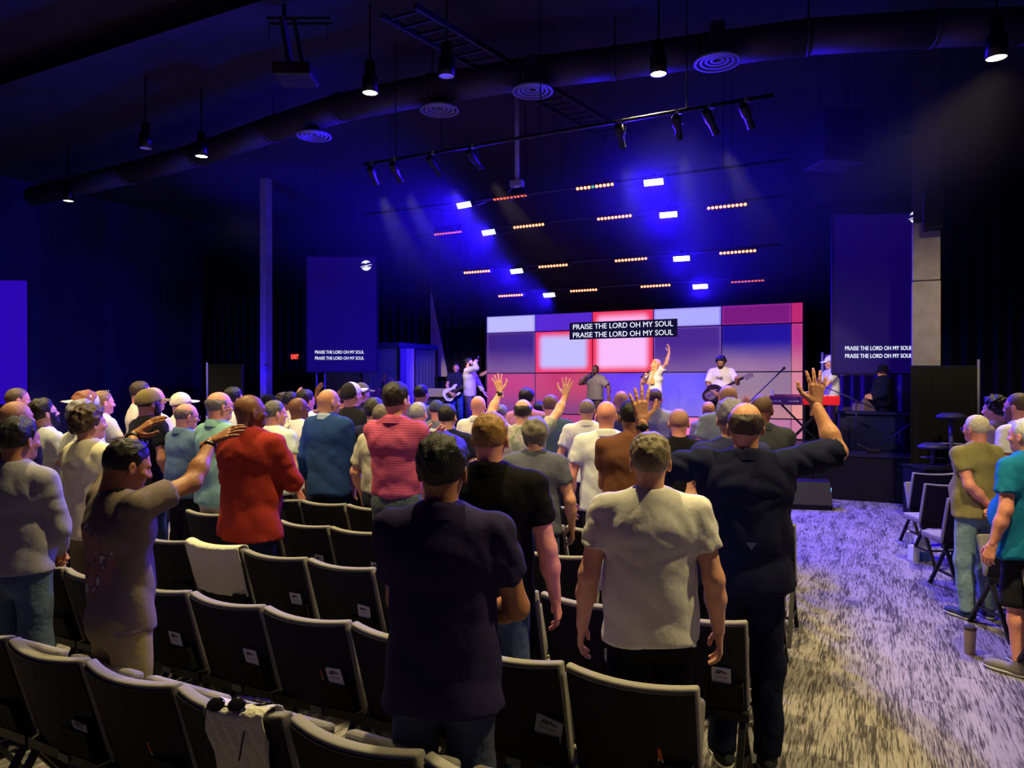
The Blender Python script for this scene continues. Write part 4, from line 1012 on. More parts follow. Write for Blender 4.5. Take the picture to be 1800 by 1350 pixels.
# ------------------------------------------------------------------ lighting pipes, red bars and blue washes
m_pipe = mat('pipe_black', (36, 34, 50), rough=0.4, metal=0.5)
m_house = mat('fixture_black', (20, 19, 26), rough=0.5)
m_lens = emis('lens_red', (1.0, 0.20, 0.09), 5.5); m_lens2 = emis('lens_red_dim', (1.0, 0.13, 0.05), 1.6); m_lensg = emis('lens_green', (0.1, 0.5, 0.35), 1.0)
m_wash = emis('wash_blue', (0.45, 0.50, 1.0), 9.0)
PIPES = [(10.4, 4.98), (11.6, 4.78), (12.7, 4.24), (14.2, 3.94)]
NTH = ['first', 'second', 'third', 'fourth']
for k, (y, z) in enumerate(PIPES):
    a = onY((640, 735, 790, 830)[k], 400, y).x; b = onY((1385, 1380, 1372, 1400)[k], 400, y).x
    r = empty('lighting_pipe', ((a + b) / 2, y, z)); tag(r, 'black lighting pipe carrying red and blue lights, %s from the top' % NTH[k], 'pipe', 'lighting pipes above the stage')
    MB().tube([(-(b - a) / 2, 0, 0), ((b - a) / 2, 0, 0)], 0.024, 10).build('pipe', m_pipe, r, True)
    for s in (-0.42, -0.05, 0.38): MB().tube([(s * (b - a), 0, 0), (s * (b - a), 0, CEIL - z)], 0.008, 6).build('drop_cable', m_pipe, r)
    def sag(u0, u1, dz): return [((u0 + (u1 - u0) * i / 8) * (b - a), 0.03, -0.03 - dz * math.sin(math.pi * i / 8)) for i in range(9)]
    MB().tube(sag(-0.3, -0.15, 0.09), 0.007, 6).build('loose_cable', m_pipe, r); MB().tube(sag(0.12, 0.26, 0.07), 0.007, 6).build('loose_cable', m_pipe, r)
lens_me = MB().lathe([(0.0, 0.010), (0.012, 0.009), (0.021, 0.004), (0.024, -0.002), (0.024, -0.010)], 14, Matrix.Rotation(math.radians(90), 4, 'X'), False).mesh('lens', True)
BW = 0.62
def led_bar(k, px, py, dim, lab, tilt):
    y, z = PIPES[k]; p = onY(px, py, y - 0.05); r = empty('red_light_bar', (p.x, y - 0.05, p.z)); tag(r, lab, 'stage light', 'red LED bars above the stage'); r.rotation_euler = (math.radians(tilt), 0, 0)
    bevel(MB().box((-BW/2, -0.05, -0.045), (BW/2, 0.10, 0.045)).build('housing', m_house, r), 0.006)
    for i in range(10):
        x = -BW/2 + BW * (i + .5) / 10
        link('lens', lens_me, m_lensg if (px == 1047 and i == 4) else (m_lens2 if dim else m_lens), r, (x, -0.053, -0.002))
    up_ = Vector((0, 0.05, z - p.z)); up_.rotate(Matrix.Rotation(math.radians(-tilt), 3, 'X'))
    MB().tube([(0, 0.03, 0.04), up_], 0.012, 8).build('yoke', m_pipe, r); MB().box((up_.x - 0.03, up_.y - 0.04, up_.z - 0.04), (up_.x + 0.03, up_.y + 0.04, up_.z + 0.04)).build('clamp', m_pipe, r)
    for s in (0.16, 0.22): MB().box((s - 0.02, 0.0, 0.045), (s + 0.02, 0.06, 0.075)).build('connector', m_pipe, r)
BARS = [(0, 897, 343, 1), (0, 1047, 327.5, 0), (1, 788, 406, 1), (1, 931, 396.5, 0), (1, 1081, 381.5, 0), (1, 1278, 362, 0), (2, 840, 477, 0), (2, 973.5, 466.5, 0), (2, 1110, 455.5, 0), (2, 1297, 442, 0), (3, 899, 518.5, 0), (3, 1027, 509.5, 0), (3, 1153, 501.5, 0), (3, 1314, 490.5, 1)]
cnt = {}
for (k, px, py, dm) in BARS:
    cnt[k] = cnt.get(k, 0) + 1
    led_bar(k, px, py, dm, 'red LED bar with ten lenses, %s from the left on the %s pipe' % (NTH[cnt[k] - 1], NTH[k]), 66 if dm else 20)
cnt = {}
for (k, px, py, wd_, hg_) in ((0, 817, 360, 30, 12), (0, 1149, 320, 36, 13), (1, 860, 408, 30, 8), (1, 1175, 377, 34, 10), (2, 909, 476, 26, 8), (2, 1198, 454, 32, 8), (3, 966, 518, 25, 6), (3, 1231, 503, 29, 6)):
    cnt[k] = cnt.get(k, 0) + 1; y, z = PIPES[k]; p = onY(px, py, y - 0.06)
    r = empty('blue_wash_light', (p.x, y - 0.06, p.z)); tag(r, 'glaring blue wash light, %s of two on the %s pipe' % (('left', 'right')[cnt[k] - 1], NTH[k]), 'stage light', 'blue wash lights above the stage')
    M = Matrix.Rotation(math.radians(32), 4, 'X')
    bevel(MB().box((-0.16, -0.02, -0.065), (0.16, 0.08, 0.065), M).build('housing', m_house, r), 0.006)
    MB().box((-0.14, -0.026, -0.045), (0.14, -0.018, 0.045), M).build('lens_panel', m_wash, r)
    MB().tube([(0, 0.05, 0.06), (0, 0.06, z - p.z)], 0.014, 8).build('yoke', m_pipe, r); MB().box((-0.035, 0.02, z - p.z - 0.04), (0.035, 0.10, z - p.z + 0.04)).build('clamp', m_pipe, r)
    L = bpy.data.lights.new('wash_beam', 'AREA'); L.shape = 'RECTANGLE'; L.size = 0.27; L.size_y = 0.085; L.energy = WASH_W; L.color = BLUE; L.spread = math.radians(150)
    o = bpy.data.objects.new('wash_beam', L); COL.objects.link(o); o.parent = r; o.location = M @ Vector((0, -0.03, 0)); o.rotation_euler = (math.radians(-54), 0, 0); o.rotation_euler = (math.radians(-54), 0, math.radians((-30, -36, -48, -52)[k] if cnt[k] == 1 else (4, 10, 22, 30)[k])); L.spread = math.radians(170); r.rotation_euler = (0, 0, math.radians(-8 if cnt[k] == 1 else 4))
# key spotlights for the performers, on the pipe nearest the audience
KY, KZ = 8.7, 5.25
a = onY(640, 300, KY).x; b = onY(1360, 300, KY).x
r = empty('lighting_pipe', ((a + b) / 2, KY, KZ)); tag(r, 'black lighting pipe with dark spotlights, nearest the audience', 'pipe', 'lighting pipes above the stage')
MB().tube([(-(b - a) / 2, 0, 0), ((b - a) / 2, 0, 0)], 0.024, 10).build('pipe', m_pipe, r, True)
for s in (-0.4, 0.0, 0.33): MB().tube([(s * (b - a), 0, 0), (s * (b - a), 0, CEIL - KZ)], 0.008, 6).build('drop_cable', m_pipe, r)
AIM = [(-8.9, 14.7), (-7.3, 14.0), (-5.4, 13.8), (-4.2, 13.7), (-3.6, 13.8), (-2.6, 14.2), (-0.6, 13.6), None]
for i, px in enumerate((655, 695, 762, 832, 1090, 1190, 1247, 1311)):
    p = onY(px, 250, KY); root = empty('spotlight', (p.x, KY, KZ), 0, 0.75); tag(root, 'dark theatre spotlight, %s from the left on the nearest pipe' % ORD[i], 'stage light', 'spotlights on the nearest pipe')
    t = AIM[i] or (-0.3, 14.0); dv = (Vector((t[0], t[1], 2.0)) - Vector((p.x, KY, KZ - 0.22))).normalized(); q = dv.to_track_quat('Z', 'Y').to_matrix().to_4x4()
    M = Matrix.Translation((0, 0, -0.22)) @ q
    MB().lathe([(0.06, -0.18), (0.075, -0.16), (0.075, 0.02), (0.058, 0.05), (0.058, 0.26), (0.066, 0.28), (0.05, 0.28), (0.05, 0.2)], 16, M, False).build('barrel', m_house, root, True)
    MB().lathe([(0.0, 0.24), (0.05, 0.24)], 16, M, False).build('lens', mat('watch_glass', (10, 10, 12)), root)
    for s in (-1, 1): MB().bar((s * 0.085, 0, -0.22), (s * 0.085, 0, -0.04), 0.01, 0.03).build('yoke_arm', m_pipe, root)
    MB().bar((-0.09, 0, -0.04), (0.09, 0, -0.04), 0.03, 0.01).build('yoke_bridge', m_pipe, root); MB().box((-0.03, -0.03, -0.04), (0.03, 0.03, 0.03)).build('clamp', mat('pale_pipe', (150, 145, 175)), root)
    if AIM[i]:
        L = bpy.data.lights.new('key_beam', 'SPOT'); L.energy = KEY_W; L.color = (1.0, 0.80, 0.52); L.spot_size = math.radians(19); L.spot_blend = 0.6; L.shadow_soft_size = 0.05
        o = bpy.data.objects.new('key_beam', L); COL.objects.link(o); o.parent = root; o.matrix_local = Matrix.Translation((0, 0, -0.22)) @ Matrix.Translation(dv * 0.3) @ dv.to_track_quat('-Z', 'Y').to_matrix().to_4x4()

# ------------------------------------------------------------------ drum enclosure and drums
DX0, DX1, DY0, DY1, DT = -12.1, -9.78, 13.7, 15.4, 2.86
dc = empty('drum_enclosure', ((DX0 + DX1) / 2, (DY0 + DY1) / 2, STG_Z)); tag(dc, 'clear drum enclosure with dark roof band and side curtain', 'enclosure')
def L3(x, y, z): return (x - dc.location.x, y - dc.location.y, z - STG_Z)
m_post = mat('pale_post', (205, 175, 185), rough=0.5); m_glass = mat('clear_acrylic', (225, 230, 255), rough=0.05, alpha=0.10, spec=0.5)
MB().box(L3(DX0, DY0, DT - 0.12), L3(DX1, DY1, DT)).build('roof_band', mat('roof_band', (44, 42, 80), rough=0.5), dc)
for x, y in ((DX0, DY0), (-10.9, DY0), (DX1 - 0.05, DY0), (DX1 - 0.05, DY1 - 0.05)):
    MB().box(L3(x, y, STG_Z), L3(x + 0.05, y + 0.05, DT - 0.12)).build('post', m_steel, dc)
MB().box(L3(-9.98, 14.28, STG_Z), L3(-9.82, 14.38, DT - 0.12)).build('pale_post', m_post, dc)
for x0, x1 in ((DX0 + 0.06, -11.51), (-11.49, -10.91), (-10.84, -10.36), (-10.34, DX1 - 0.06)):
    MB().box(L3(x0, DY0 + 0.02, STG_Z + 0.01), L3(x1, DY0 + 0.03, DT - 0.13)).build('clear_pane', m_glass, dc)
m_gcurt = mat('grey_curtain', (70, 66, 76), rough=1.0)
MB().box(L3(DX1 - 0.03, DY0 + 0.06, STG_Z + 0.01), L3(DX1 - 0.02, 14.3, DT - 0.13)).build('clear_pane', m_glass, dc)
o = drape('curtain', L3(DX1 - 0.02, 14.42, 0), L3(DX1 - 0.02, DY1 - 0.1, 0), 0.02, DT - STG_Z - 0.14, m_gcurt, 0.14, 0.03, dc)
m_dr = mat('drum_red', (190, 24, 50), rough=0.25, spec=0.6); m_skin = mat('drum_head', (215, 205, 210), rough=0.5); m_chr = mat('chrome', (200, 200, 210), rough=0.15, metal=1.0); m_brass = mat('cymbal_bronze', (215, 150, 80), rough=0.25, metal=1.0)
dk = empty('drum_kit', (-11.05, 14.35, STG_Z)); tag(dk, 'glossy red drum kit with cymbals inside the clear enclosure', 'drum kit')
def drum(nm, c, r, hgt, ax):
    q = Vector(ax).normalized().to_track_quat('Z', 'Y').to_matrix().to_4x4(); M = Matrix.Translation(c) @ q
    d = MB().lathe([(r, 0), (r, hgt)], 24, M, False).build(nm, m_dr, dk, True)
    MB().lathe([(0, hgt * .995), (r * .98, hgt * .995)], 24, M, False).build('drum_head', m_skin, d); MB().lathe([(0, 0.002), (r * .98, 0.002)], 24, M, False).build('drum_head', m_skin, d)
    for z in (0.0, hgt): MB().lathe([(r, z - 0.012), (r + 0.008, z - 0.012), (r + 0.008, z + 0.012), (r, z + 0.012)], 24, M, False).build('hoop', m_chr, d, True)
drum('bass_drum', (0, -0.25, 0.30), 0.29, 0.42, (0, 1, 0)); drum('rack_tom', (-0.2, 0.0, 0.72), 0.15, 0.20, (0.1, 0.5, 1)); drum('rack_tom', (0.2, 0.0, 0.72), 0.16, 0.22, (-0.1, 0.5, 1)); drum('floor_tom', (0.55, 0.25, 0.25), 0.20, 0.36, (0, 0, 1)); drum('snare_drum', (-0.32, 0.35, 0.58), 0.175, 0.13, (0, 0, 1))
def cymbal(nm, x, y, z, r):
    s = MB().tube([(x, y, 0), (x, y, z)], 0.012, 8).build(nm, m_chr, dk, True)
    MB().lathe([(r, -0.012), (r * .4, 0.004), (r * .16, 0.010), (0.04, 0.028), (0.0, 0.03)], 28, Matrix.Translation((x, y, z)) @ Matrix.Rotation(math.radians(6), 4, 'X'), False).build('cymbal', m_brass, s, True)
    for a in range(3): MB().tube([(x, y, 0.25), (x + 0.25 * math.cos(a * 2.1), y + 0.25 * math.sin(a * 2.1), 0.0)], 0.01, 6).build('stand_leg', m_chr, s)
cymbal('cymbal_stand', -0.15, -0.42, 1.16, 0.22); cymbal('cymbal_stand', 0.65, -0.2, 1.05, 0.24); cymbal('hi_hat_stand', -0.75, 0.3, 0.95, 0.18)
def mic_stand(loc, base, boom, lab, group='microphone stands on stage', mic=True, leg=0.28):
    r = empty('microphone_stand', loc); tag(r, lab, 'mic stand', group)
    b = Vector(boom[0]); e = Vector(boom[1])
    MB().tube([(0, 0, 0.08), (0, 0, base)], 0.011, 8).build('pole', mat('stand_blue_black', (40, 38, 70), rough=0.4), r, True); MB().tube([b, e], 0.010, 8).build('boom', mat('stand_blue_black', (40, 38, 70)), r, True)
    for a in range(3): MB().tube([(0, 0, 0.14), (leg * math.cos(a * 2.094), leg * math.sin(a * 2.094), 0.01)], 0.010, 6).build('leg', m_steel, r)
    if mic:
        d = (e - b).normalized(); MB().tube([e, e + d * 0.05, e + d * 0.16, e + d * 0.17, e + d * 0.21], [0.012, 0.014, 0.018, 0.026, 0.020], 10).build('microphone', mat('mic_black', (20, 20, 22), rough=0.4), r, True)
    return r
mic_stand((-11.5, 13.95, STG_Z), 1.5, ((0, 0, 1.5), (0.25, 0.15, 1.75)), 'thin microphone stand among the drums')
mic_stand((-10.75, 13.9, STG_Z), 1.1, ((0, 0, 1.1), (-0.2, 0.2, 1.45)), 'short microphone stand over the red drums')
# guitar on its stand by the enclosure
def guitar(name, cat, body_c, top_c, lab, loc, M, bass=False, plain=False):
    r = empty(name); tag(r, lab, cat); r.matrix_local = Matrix.Translation(loc) @ M
    O = [(0.0, -0.205), (0.09, -0.195), (0.150, -0.13), (0.155, -0.06), (0.115, 0.0), (0.105, 0.05), (0.13, 0.12), (0.115, 0.185), (0.085, 0.19), (0.055, 0.125), (0.0, 0.10), (-0.05, 0.13), (-0.09, 0.215), (-0.125, 0.225), (-0.14, 0.16), (-0.115, 0.06), (-0.125, 0.0), (-0.165, -0.07), (-0.155, -0.14), (-0.09, -0.195)]
    if plain: O = [(0.175 * math.sin(a) * (1.0 if math.cos(a) < 0.1 else 0.82), -0.21 * -math.cos(a) * -1.0) for a in [i * math.pi / 12 for i in range(24)]]
    b = bevel(MB().prism(O, 0.042).build('body', body_c, r), 0.008, 3)
    L = 0.72 if bass else 0.58
    MB().box((-0.024, 0.08, 0.036), (0.024, 0.08 + L, 0.058)).build('neck', mat('guitar_neck', (150, 100, 60), rough=0.4), r)
    MB().box((-0.022, 0.08, 0.058), (0.022, 0.08 + L, 0.062)).build('fretboard', mat('fretboard', (40, 24, 18), rough=0.4), r)
    hs = MB().prism([(-0.024, 0), (0.024, 0), (0.045, 0.05), (0.04, 0.17), (-0.02, 0.19), (-0.035, 0.06)], 0.018, Matrix.Translation((0, 0.08 + L, 0.036))).build('headstock', mat('guitar_neck', (150, 100, 60)) if not plain else top_c, r)
    for i in range(4 if bass else 6):
        MB().tube([(0.04, 0.10 + L + i * (0.04 if bass else 0.026), 0.045), (0.068, 0.10 + L + i * (0.04 if bass else 0.026), 0.045)], 0.007, 6).build('tuning_peg', m_chr, hs)
    MB().prism([(-0.06, -0.13), (0.03, -0.15), (0.10, -0.06), (0.085, 0.06), (0.075, 0.14), (-0.05, 0.11), (-0.07, 0.02)], 0.003, Matrix.Translation((0, 0, 0.042))).build('pickguard', top_c, r)
    for y in ((-0.04,) if bass else (-0.07, 0.02)): MB().box((-0.04, y - 0.018, 0.045), (0.04, y + 0.018, 0.055)).build('pickup', m_chr if plain else mat('pickup_black', (14, 14, 16)), r)
    MB().box((-0.035, -0.145, 0.045), (0.035, -0.115, 0.058)).build('bridge', m_chr, r)
    for i in range(2): MB().lathe([(0.012, 0), (0.011, 0.015), (0, 0.015)], 10, Matrix.Translation((0.09, -0.09 - 0.045 * i, 0.042)), False).build('knob', m_chr, r)
    for i in range(4 if bass else 6):
        x = -0.016 + 0.032 * i / (3 if bass else 5); MB().bar((x, -0.13, 0.062), (x * .8, 0.08 + L, 0.064), 0.0015).build('string', m_chr, r)
    return r
guitar('guitar', 'guitar', mat('guitar_cream', (215, 190, 170), rough=0.3), mat('guitar_cream', (215, 190, 170)), 'pale guitar resting upright beside the drums', (-10.1, 13.45, STG_Z + 0.52), Matrix.Rotation(math.radians(78), 4, 'X'))
gs = empty('guitar_stand', (-10.1, 13.5, STG_Z)); tag(gs, 'small black stand holding the upright pale guitar', 'stand')
for s in (-1, 1): MB().tube([(0, 0.05, 0.75), (s * 0.2, -0.12, 0.0)], 0.012, 6).build('leg', m_steel, gs); MB().tube([(s * 0.08, -0.03, 0.29), (s * 0.08, -0.14, 0.29)], 0.012, 6).build('rest', m_steel, gs)
MB().tube([(0, 0.05, 0.75), (0, 0.22, 0.0)], 0.012, 6).build('leg', m_steel, gs)

# ------------------------------------------------------------------ keyboard, stands and the right end of the stage
kb = empty('stage_keyboard', onY(1413, 700, 13.25)); kb.location.z = STG_Z; kb.rotation_euler = (0, 0, math.radians(6)); tag(kb, 'red stage keyboard on a black X stand', 'keyboard')
KT = 0.93
m_kred = mat('keyboard_red', (214, 26, 32), rough=0.4); m_kpan = mat('keyboard_panel', (70, 34, 92), rough=0.4)
bevel(MB().box((-0.56, -0.16, KT - 0.16), (0.56, 0.18, KT)).build('case', m_kred, kb), 0.012)
MB().box((-0.545, -0.166, KT - 0.152), (-0.02, -0.158, KT - 0.008)).build('rear_panel', m_kpan, kb)
for x in (-0.34, -0.08): MB().box((x - 0.012, -0.172, KT - 0.06), (x + 0.012, -0.164, KT - 0.025)).build('badge', m_chr, kb)
for x0 in (-0.52, -0.24): 
    for i in range(5): MB().lathe([(0.011, 0), (0.011, 0.01)], 8, Matrix.Translation((x0 + i * 0.035, -0.166, KT - 0.095)) @ Matrix.Rotation(math.radians(90), 4, 'X')).build('socket', m_skin, kb)
MB().box((-0.5, 0.02, KT), (0.5, 0.17, KT + 0.012)).build('key_bed', m_skin, kb); MB().box((-0.5, -0.13, KT), (0.3, 0.0, KT + 0.02)).build('control_panel', m_kpan, kb)
for s in (-1, 1):
    MB().bar((-0.36 * s, -0.1, KT - 0.16), (0.34 * s, -0.1, 0.02), 0.04, 0.03).build('stand_leg', m_steel, kb); MB().bar((-0.36 * s, 0.14, KT - 0.16), (0.34 * s, 0.14, 0.02), 0.04, 0.03).build('stand_leg', m_steel, kb)
    MB().bar((0.34 * s, -0.18, 0.02), (0.34 * s, 0.22, 0.02), 0.04).build('stand_foot', m_steel, kb)
MB().tube([(-0.50, -0.12, KT), (-0.50, -0.12, KT + 0.1)], 0.02, 10).build('cup_post', m_skin, kb)
p = onY(1312, 735, 13.6); mic_stand((p.x, 13.6, STG_Z), 0.9, ((-0.12, 0, 0.62), (0.52, 0, 1.28)), 'black microphone stand with long slanting boom, left of the red keyboard')
p = onY(1505, 735, 13.1); mic_stand((p.x, 13.1, STG_Z), 0.85, ((0.3, 0, 0.72), (-0.55, 0, 1.12)), 'black microphone stand with low boom in front of the keyboard player')
# pleated curtain and screen frame behind, right
a = onY(1446, 700, 14.6); b = onY(1606, 700, 14.0)
tag(drape('pleated_curtain', (a.x, a.y, 0), (b.x, b.y, 0), STG_Z, 2.45, mat('mauve_curtain', (96, 78, 92), rough=1.0), 0.21, 0.045), 'mauve grey pleated curtain at the right end of the stage', 'curtain')
for i, px in enumerate((1446, 1604)):
    q = (a, b)[i]; r = empty('curtain_pole', (q.x, q.y - 0.08, STG_Z)); tag(r, ('left', 'right')[i] + ' pole of the pleated mauve curtain', 'pole'); MB().tube([(0, 0, 0), (0, 0, 1.72)], 0.022, 8).build('tube', mat('grey_tube', (120, 116, 140)), r, True); MB().lathe([(0.18, 0), (0.18, 0.012)], 14).build('base', m_steel, r)
# dark equipment case with keyboards for the hatted player, and a leaning stand
p = onY(1527, 760, 13.5); ca = empty('equipment_case', (p.x, 13.45, STG_Z)); tag(ca, 'dark blue equipment desk in front of the hatted player', 'case')
bevel(MB().box((-0.45, -0.02, 0.0), (0.55, 0.4, 0.62)).build('body', mat('case_navy', (16, 18, 60), rough=0.6), ca), 0.02); MB().box((-0.5, -0.06, 0.62), (0.6, 0.45, 0.66)).build('top', mat('case_navy', (16, 18, 60)), ca)
for x in (-0.3, 0.4): MB().box((x - 0.08, -0.03, 0.3), (x + 0.08, -0.02, 0.36)).build('handle', m_steel, ca)
p = onY(1575, 770, 13.05); mic_stand((p.x + 0.05, 13.05, STG_Z), 0.35, ((-0.3, 0, 0.12), (0.42, 0.0, 0.72)), 'low slanting microphone stand right of the dark desk')
p = onY(1536, 801, 12.95); pb = empty('stage_box', (p.x, 12.98, STG_Z)); tag(pb, 'small black stage box with two green lights', 'box'); bevel(MB().box((-0.10, 0, 0), (0.10, 0.12, 0.07)).build('case', m_steel, pb), 0.01)
for s in (-0.035, 0.03): MB().lathe([(0, -0.003), (0.012, -0.003)], 10, Matrix.Translation((s, 0, 0.03)) @ Matrix.Rotation(math.radians(90), 4, 'X'), False).build('indicator', emis('led_green', (0.25, 1.0, 0.35), 2.5), pb)
# floor wedge beside the stage, with a small blue light strip
p = ground(1420, 892); wg = empty('floor_monitor', (p.x, p.y, 0), math.radians(15)); tag(wg, 'black wedge loudspeaker on the carpet before the stage', 'speaker')
MB().prism([(-0.22, 0), (0.22, 0), (0.24, 0.08), (0.06, 0.40), (-0.10, 0.43), (-0.24, 0.36)], 0.62, Matrix.Translation((-0.31, 0, 0)) @ Matrix(((0, 0, 1, 0), (-1, 0, 0, 0), (0, 1, 0, 0), (0, 0, 0, 1)))).build('cabinet', mat('speaker_black', (12, 12, 14)), wg)
MB().box((0.314, -0.06, 0.20), (0.32, -0.02, 0.33), Matrix.Rotation(0.15, 4, 'X')).build('light_strip', emis('strip_blue', (0.15, 0.55, 1.0), 2.0), wg)
MB().box((-0.315, -0.1, 0.2), (-0.312, 0.1, 0.28)).build('handle', m_steel, wg)
# bar stools at the right end
def stool(px, py, lab, zt, Y):
    p = W(px, py, Y); r = empty('bar_stool', (p.x, p.y, 0.75)); tag(r, lab, 'stool', 'swivel stools right of the stage')
    MB().lathe([(0.0, zt + 0.055), (0.12, zt + 0.05), (0.19, zt + 0.01), (0.195, zt - 0.01), (0.17, zt - 0.03), (0.0, zt - 0.03)], 24, None, False).build('seat', mat('stool_navy', (44, 42, 72), rough=0.5), r, True)
    MB().tube([(0, 0, 0.02), (0, 0, zt - 0.02)], 0.028, 12).build('post', mat('stool_steel', (84, 82, 104), rough=0.4), r, True)
    MB().tube([(-0.15, 0, zt * .45), (0.15, 0, zt * .45)], 0.012, 8).build('footrest', mat('grey_tube', (120, 116, 140)), r); MB().lathe([(0.2, 0), (0.2, 0.015), (0.03, 0.03)], 20).build('base', m_steel, r); return r
a = W(1606, 700, 10.05); b = W(1722, 700, 10.05); rb = empty('riser', ((a.x + b.x) / 2, (a.y + b.y) / 2, 0), math.atan2(b.y - a.y, b.x - a.x)); tag(rb, 'low black riser carrying the stools at the right', 'platform')
MB().box((-0.46, -0.28, 0.0), (0.46, 0.28, 0.73)).build('frame', m_stage, rb); MB().box((-0.48, -0.30, 0.73), (0.48, 0.30, 0.75)).build('top', m_stage, rb)
stool(1672, 728, 'blue-lit swivel stool with wide round seat', 0.70, 10.05)
stool(1640, 786, 'lower swivel stool half hidden behind the front chair', 0.28, 9.98)
# bits behind the bass player
p = onY(773, 690, 15.0); am = empty('guitar_amplifier', (p.x, 15.0, STG_Z)); tag(am, 'dark guitar amplifier stack behind the bass player', 'amplifier')
bevel(MB().box((-0.28, -0.18, 0), (0.28, 0.18, 0.78)).build('speaker_cabinet', mat('speaker_black', (12, 12, 14)), am), 0.01); bevel(MB().box((-0.26, -0.15, 0.79), (0.26, 0.15, 1.0)).build('amp_head', mat('amp_cream', (170, 160, 130), rough=0.6), am), 0.01); MB().box((-0.24, -0.186, 0.05), (0.24, -0.181, 0.73)).build('grille', mat('grille_grey', (60, 58, 66), rough=0.9), am)
# ================================================================== people
LT, MD, TN, BR, DK = (220, 160, 130), (196, 138, 106), (170, 114, 80), (118, 74, 50), (78, 48, 36)
PK = (226, 150, 128)
BLK, GRY, BRN, BLD, WHT = (16, 13, 12), (120, 114, 108), (52, 36, 26), (176, 136, 74), (205, 200, 190)
JN, DJN, KHK, CHA = (70, 86, 116), (30, 36, 54), (120, 108, 80), (30, 30, 36)
STAGE_C = Vector((-4.7, 14.2, 0))
FW = (-SA, CA, 0)
def A(x, y, d, hand_='spread', up_=(0, 0, 1), n=None, pole=None):
    a = {'world': W(x, y, d), 'hand': hand_, 'dirw': up_}
    if n is not None: a['nw'] = n
    if pole is not None: a['pole'] = pole
    return a
_seed = [0.0]
def PX(x, top, d, label, skin, hair, shirt, pants, arms=('down', 'down'), turn=0.0, lod=None, z0=0.0, aim=None, hgt=None, **kw):
    p = W(x, HOR, d); hh_ = hgt or (CAMZ - (top - HOR) * d / FPX - z0)
    if kw.get('hat') and not hgt: hh_ -= 0.015
    t = (Vector(aim) if aim else STAGE_C) - p; f = Vector((t.x, t.y, 0)).normalized(); f.rotate(Matrix.Rotation(math.radians(turn), 3, 'Z'))
    if lod is None: lod = 0 if d < 4.2 else (1 if d < 7.2 else 2)
    _seed[0] += 1.37
    sp = dict(skin=skin, hair=hair, shirt=shirt, pants=pants, arms=arms, seed=_seed[0] % 6.28, **kw)
    return person((p.x, p.y), f, hh_, sp, label, 'audience' if z0 == 0 else 'band', lod, z0)

# striped and printed cloths
def stripes(name, c1, c2, per):
    m = mat(name, c1, rough=0.9, spec=0.1, bump=0.18, bscale=24); nt = m.node_tree; N = nt.nodes; b = N['Principled BSDF']
    tc = N.new('ShaderNodeTexCoord'); s = N.new('ShaderNodeSeparateXYZ'); nt.links.new(tc.outputs['Object'], s.inputs[0])
    k = N.new('ShaderNodeMath'); k.operation = 'MULTIPLY'; k.inputs[1].default_value = 2 * math.pi / per; nt.links.new(s.outputs['Z'], k.inputs[0])
    q = N.new('ShaderNodeMath'); q.operation = 'SINE'; nt.links.new(k.outputs[0], q.inputs[0])
    r = N.new('ShaderNodeMapRange'); r.inputs[1].default_value = 0.3; r.inputs[2].default_value = 0.8; nt.links.new(q.outputs[0], r.inputs[0])
    x = N.new('ShaderNodeMix'); x.data_type = 'RGBA'; x.inputs['A'].default_value = (*lin(c1), 1); x.inputs['B'].default_value = (*lin(c2), 1)
    nt.links.new(r.outputs[0], x.inputs['Factor']); nt.links.new(x.outputs['Result'], b.inputs['Base Color']); return m
def mottled(name, cols, scale, bump=0.18):
    m = mat(name, cols[0], rough=0.92, spec=0.1, bump=bump, bscale=24); nt = m.node_tree; N = nt.nodes; b = N['Principled BSDF']
    tc = N.new('ShaderNodeTexCoord'); n = N.new('ShaderNodeTexNoise'); n.inputs['Scale'].default_value = scale; n.inputs['Detail'].default_value = 3; nt.links.new(tc.outputs['Object'], n.inputs['Vector'])
    r = N.new('ShaderNodeValToRGB'); el = r.color_ramp.elements; el[0].position = 0.35; el[0].color = (*lin(cols[0]), 1); el[1].position = 0.65; el[1].color = (*lin(cols[-1]), 1)
    for i, c in enumerate(cols[1:-1]): e = el.new(0.35 + 0.3 * (i + 1) / (len(cols) - 1)); e.color = (*lin(c), 1)
    nt.links.new(n.outputs['Fac'], r.inputs[0]); nt.links.new(r.outputs[0], b.inputs['Base Color']); return m
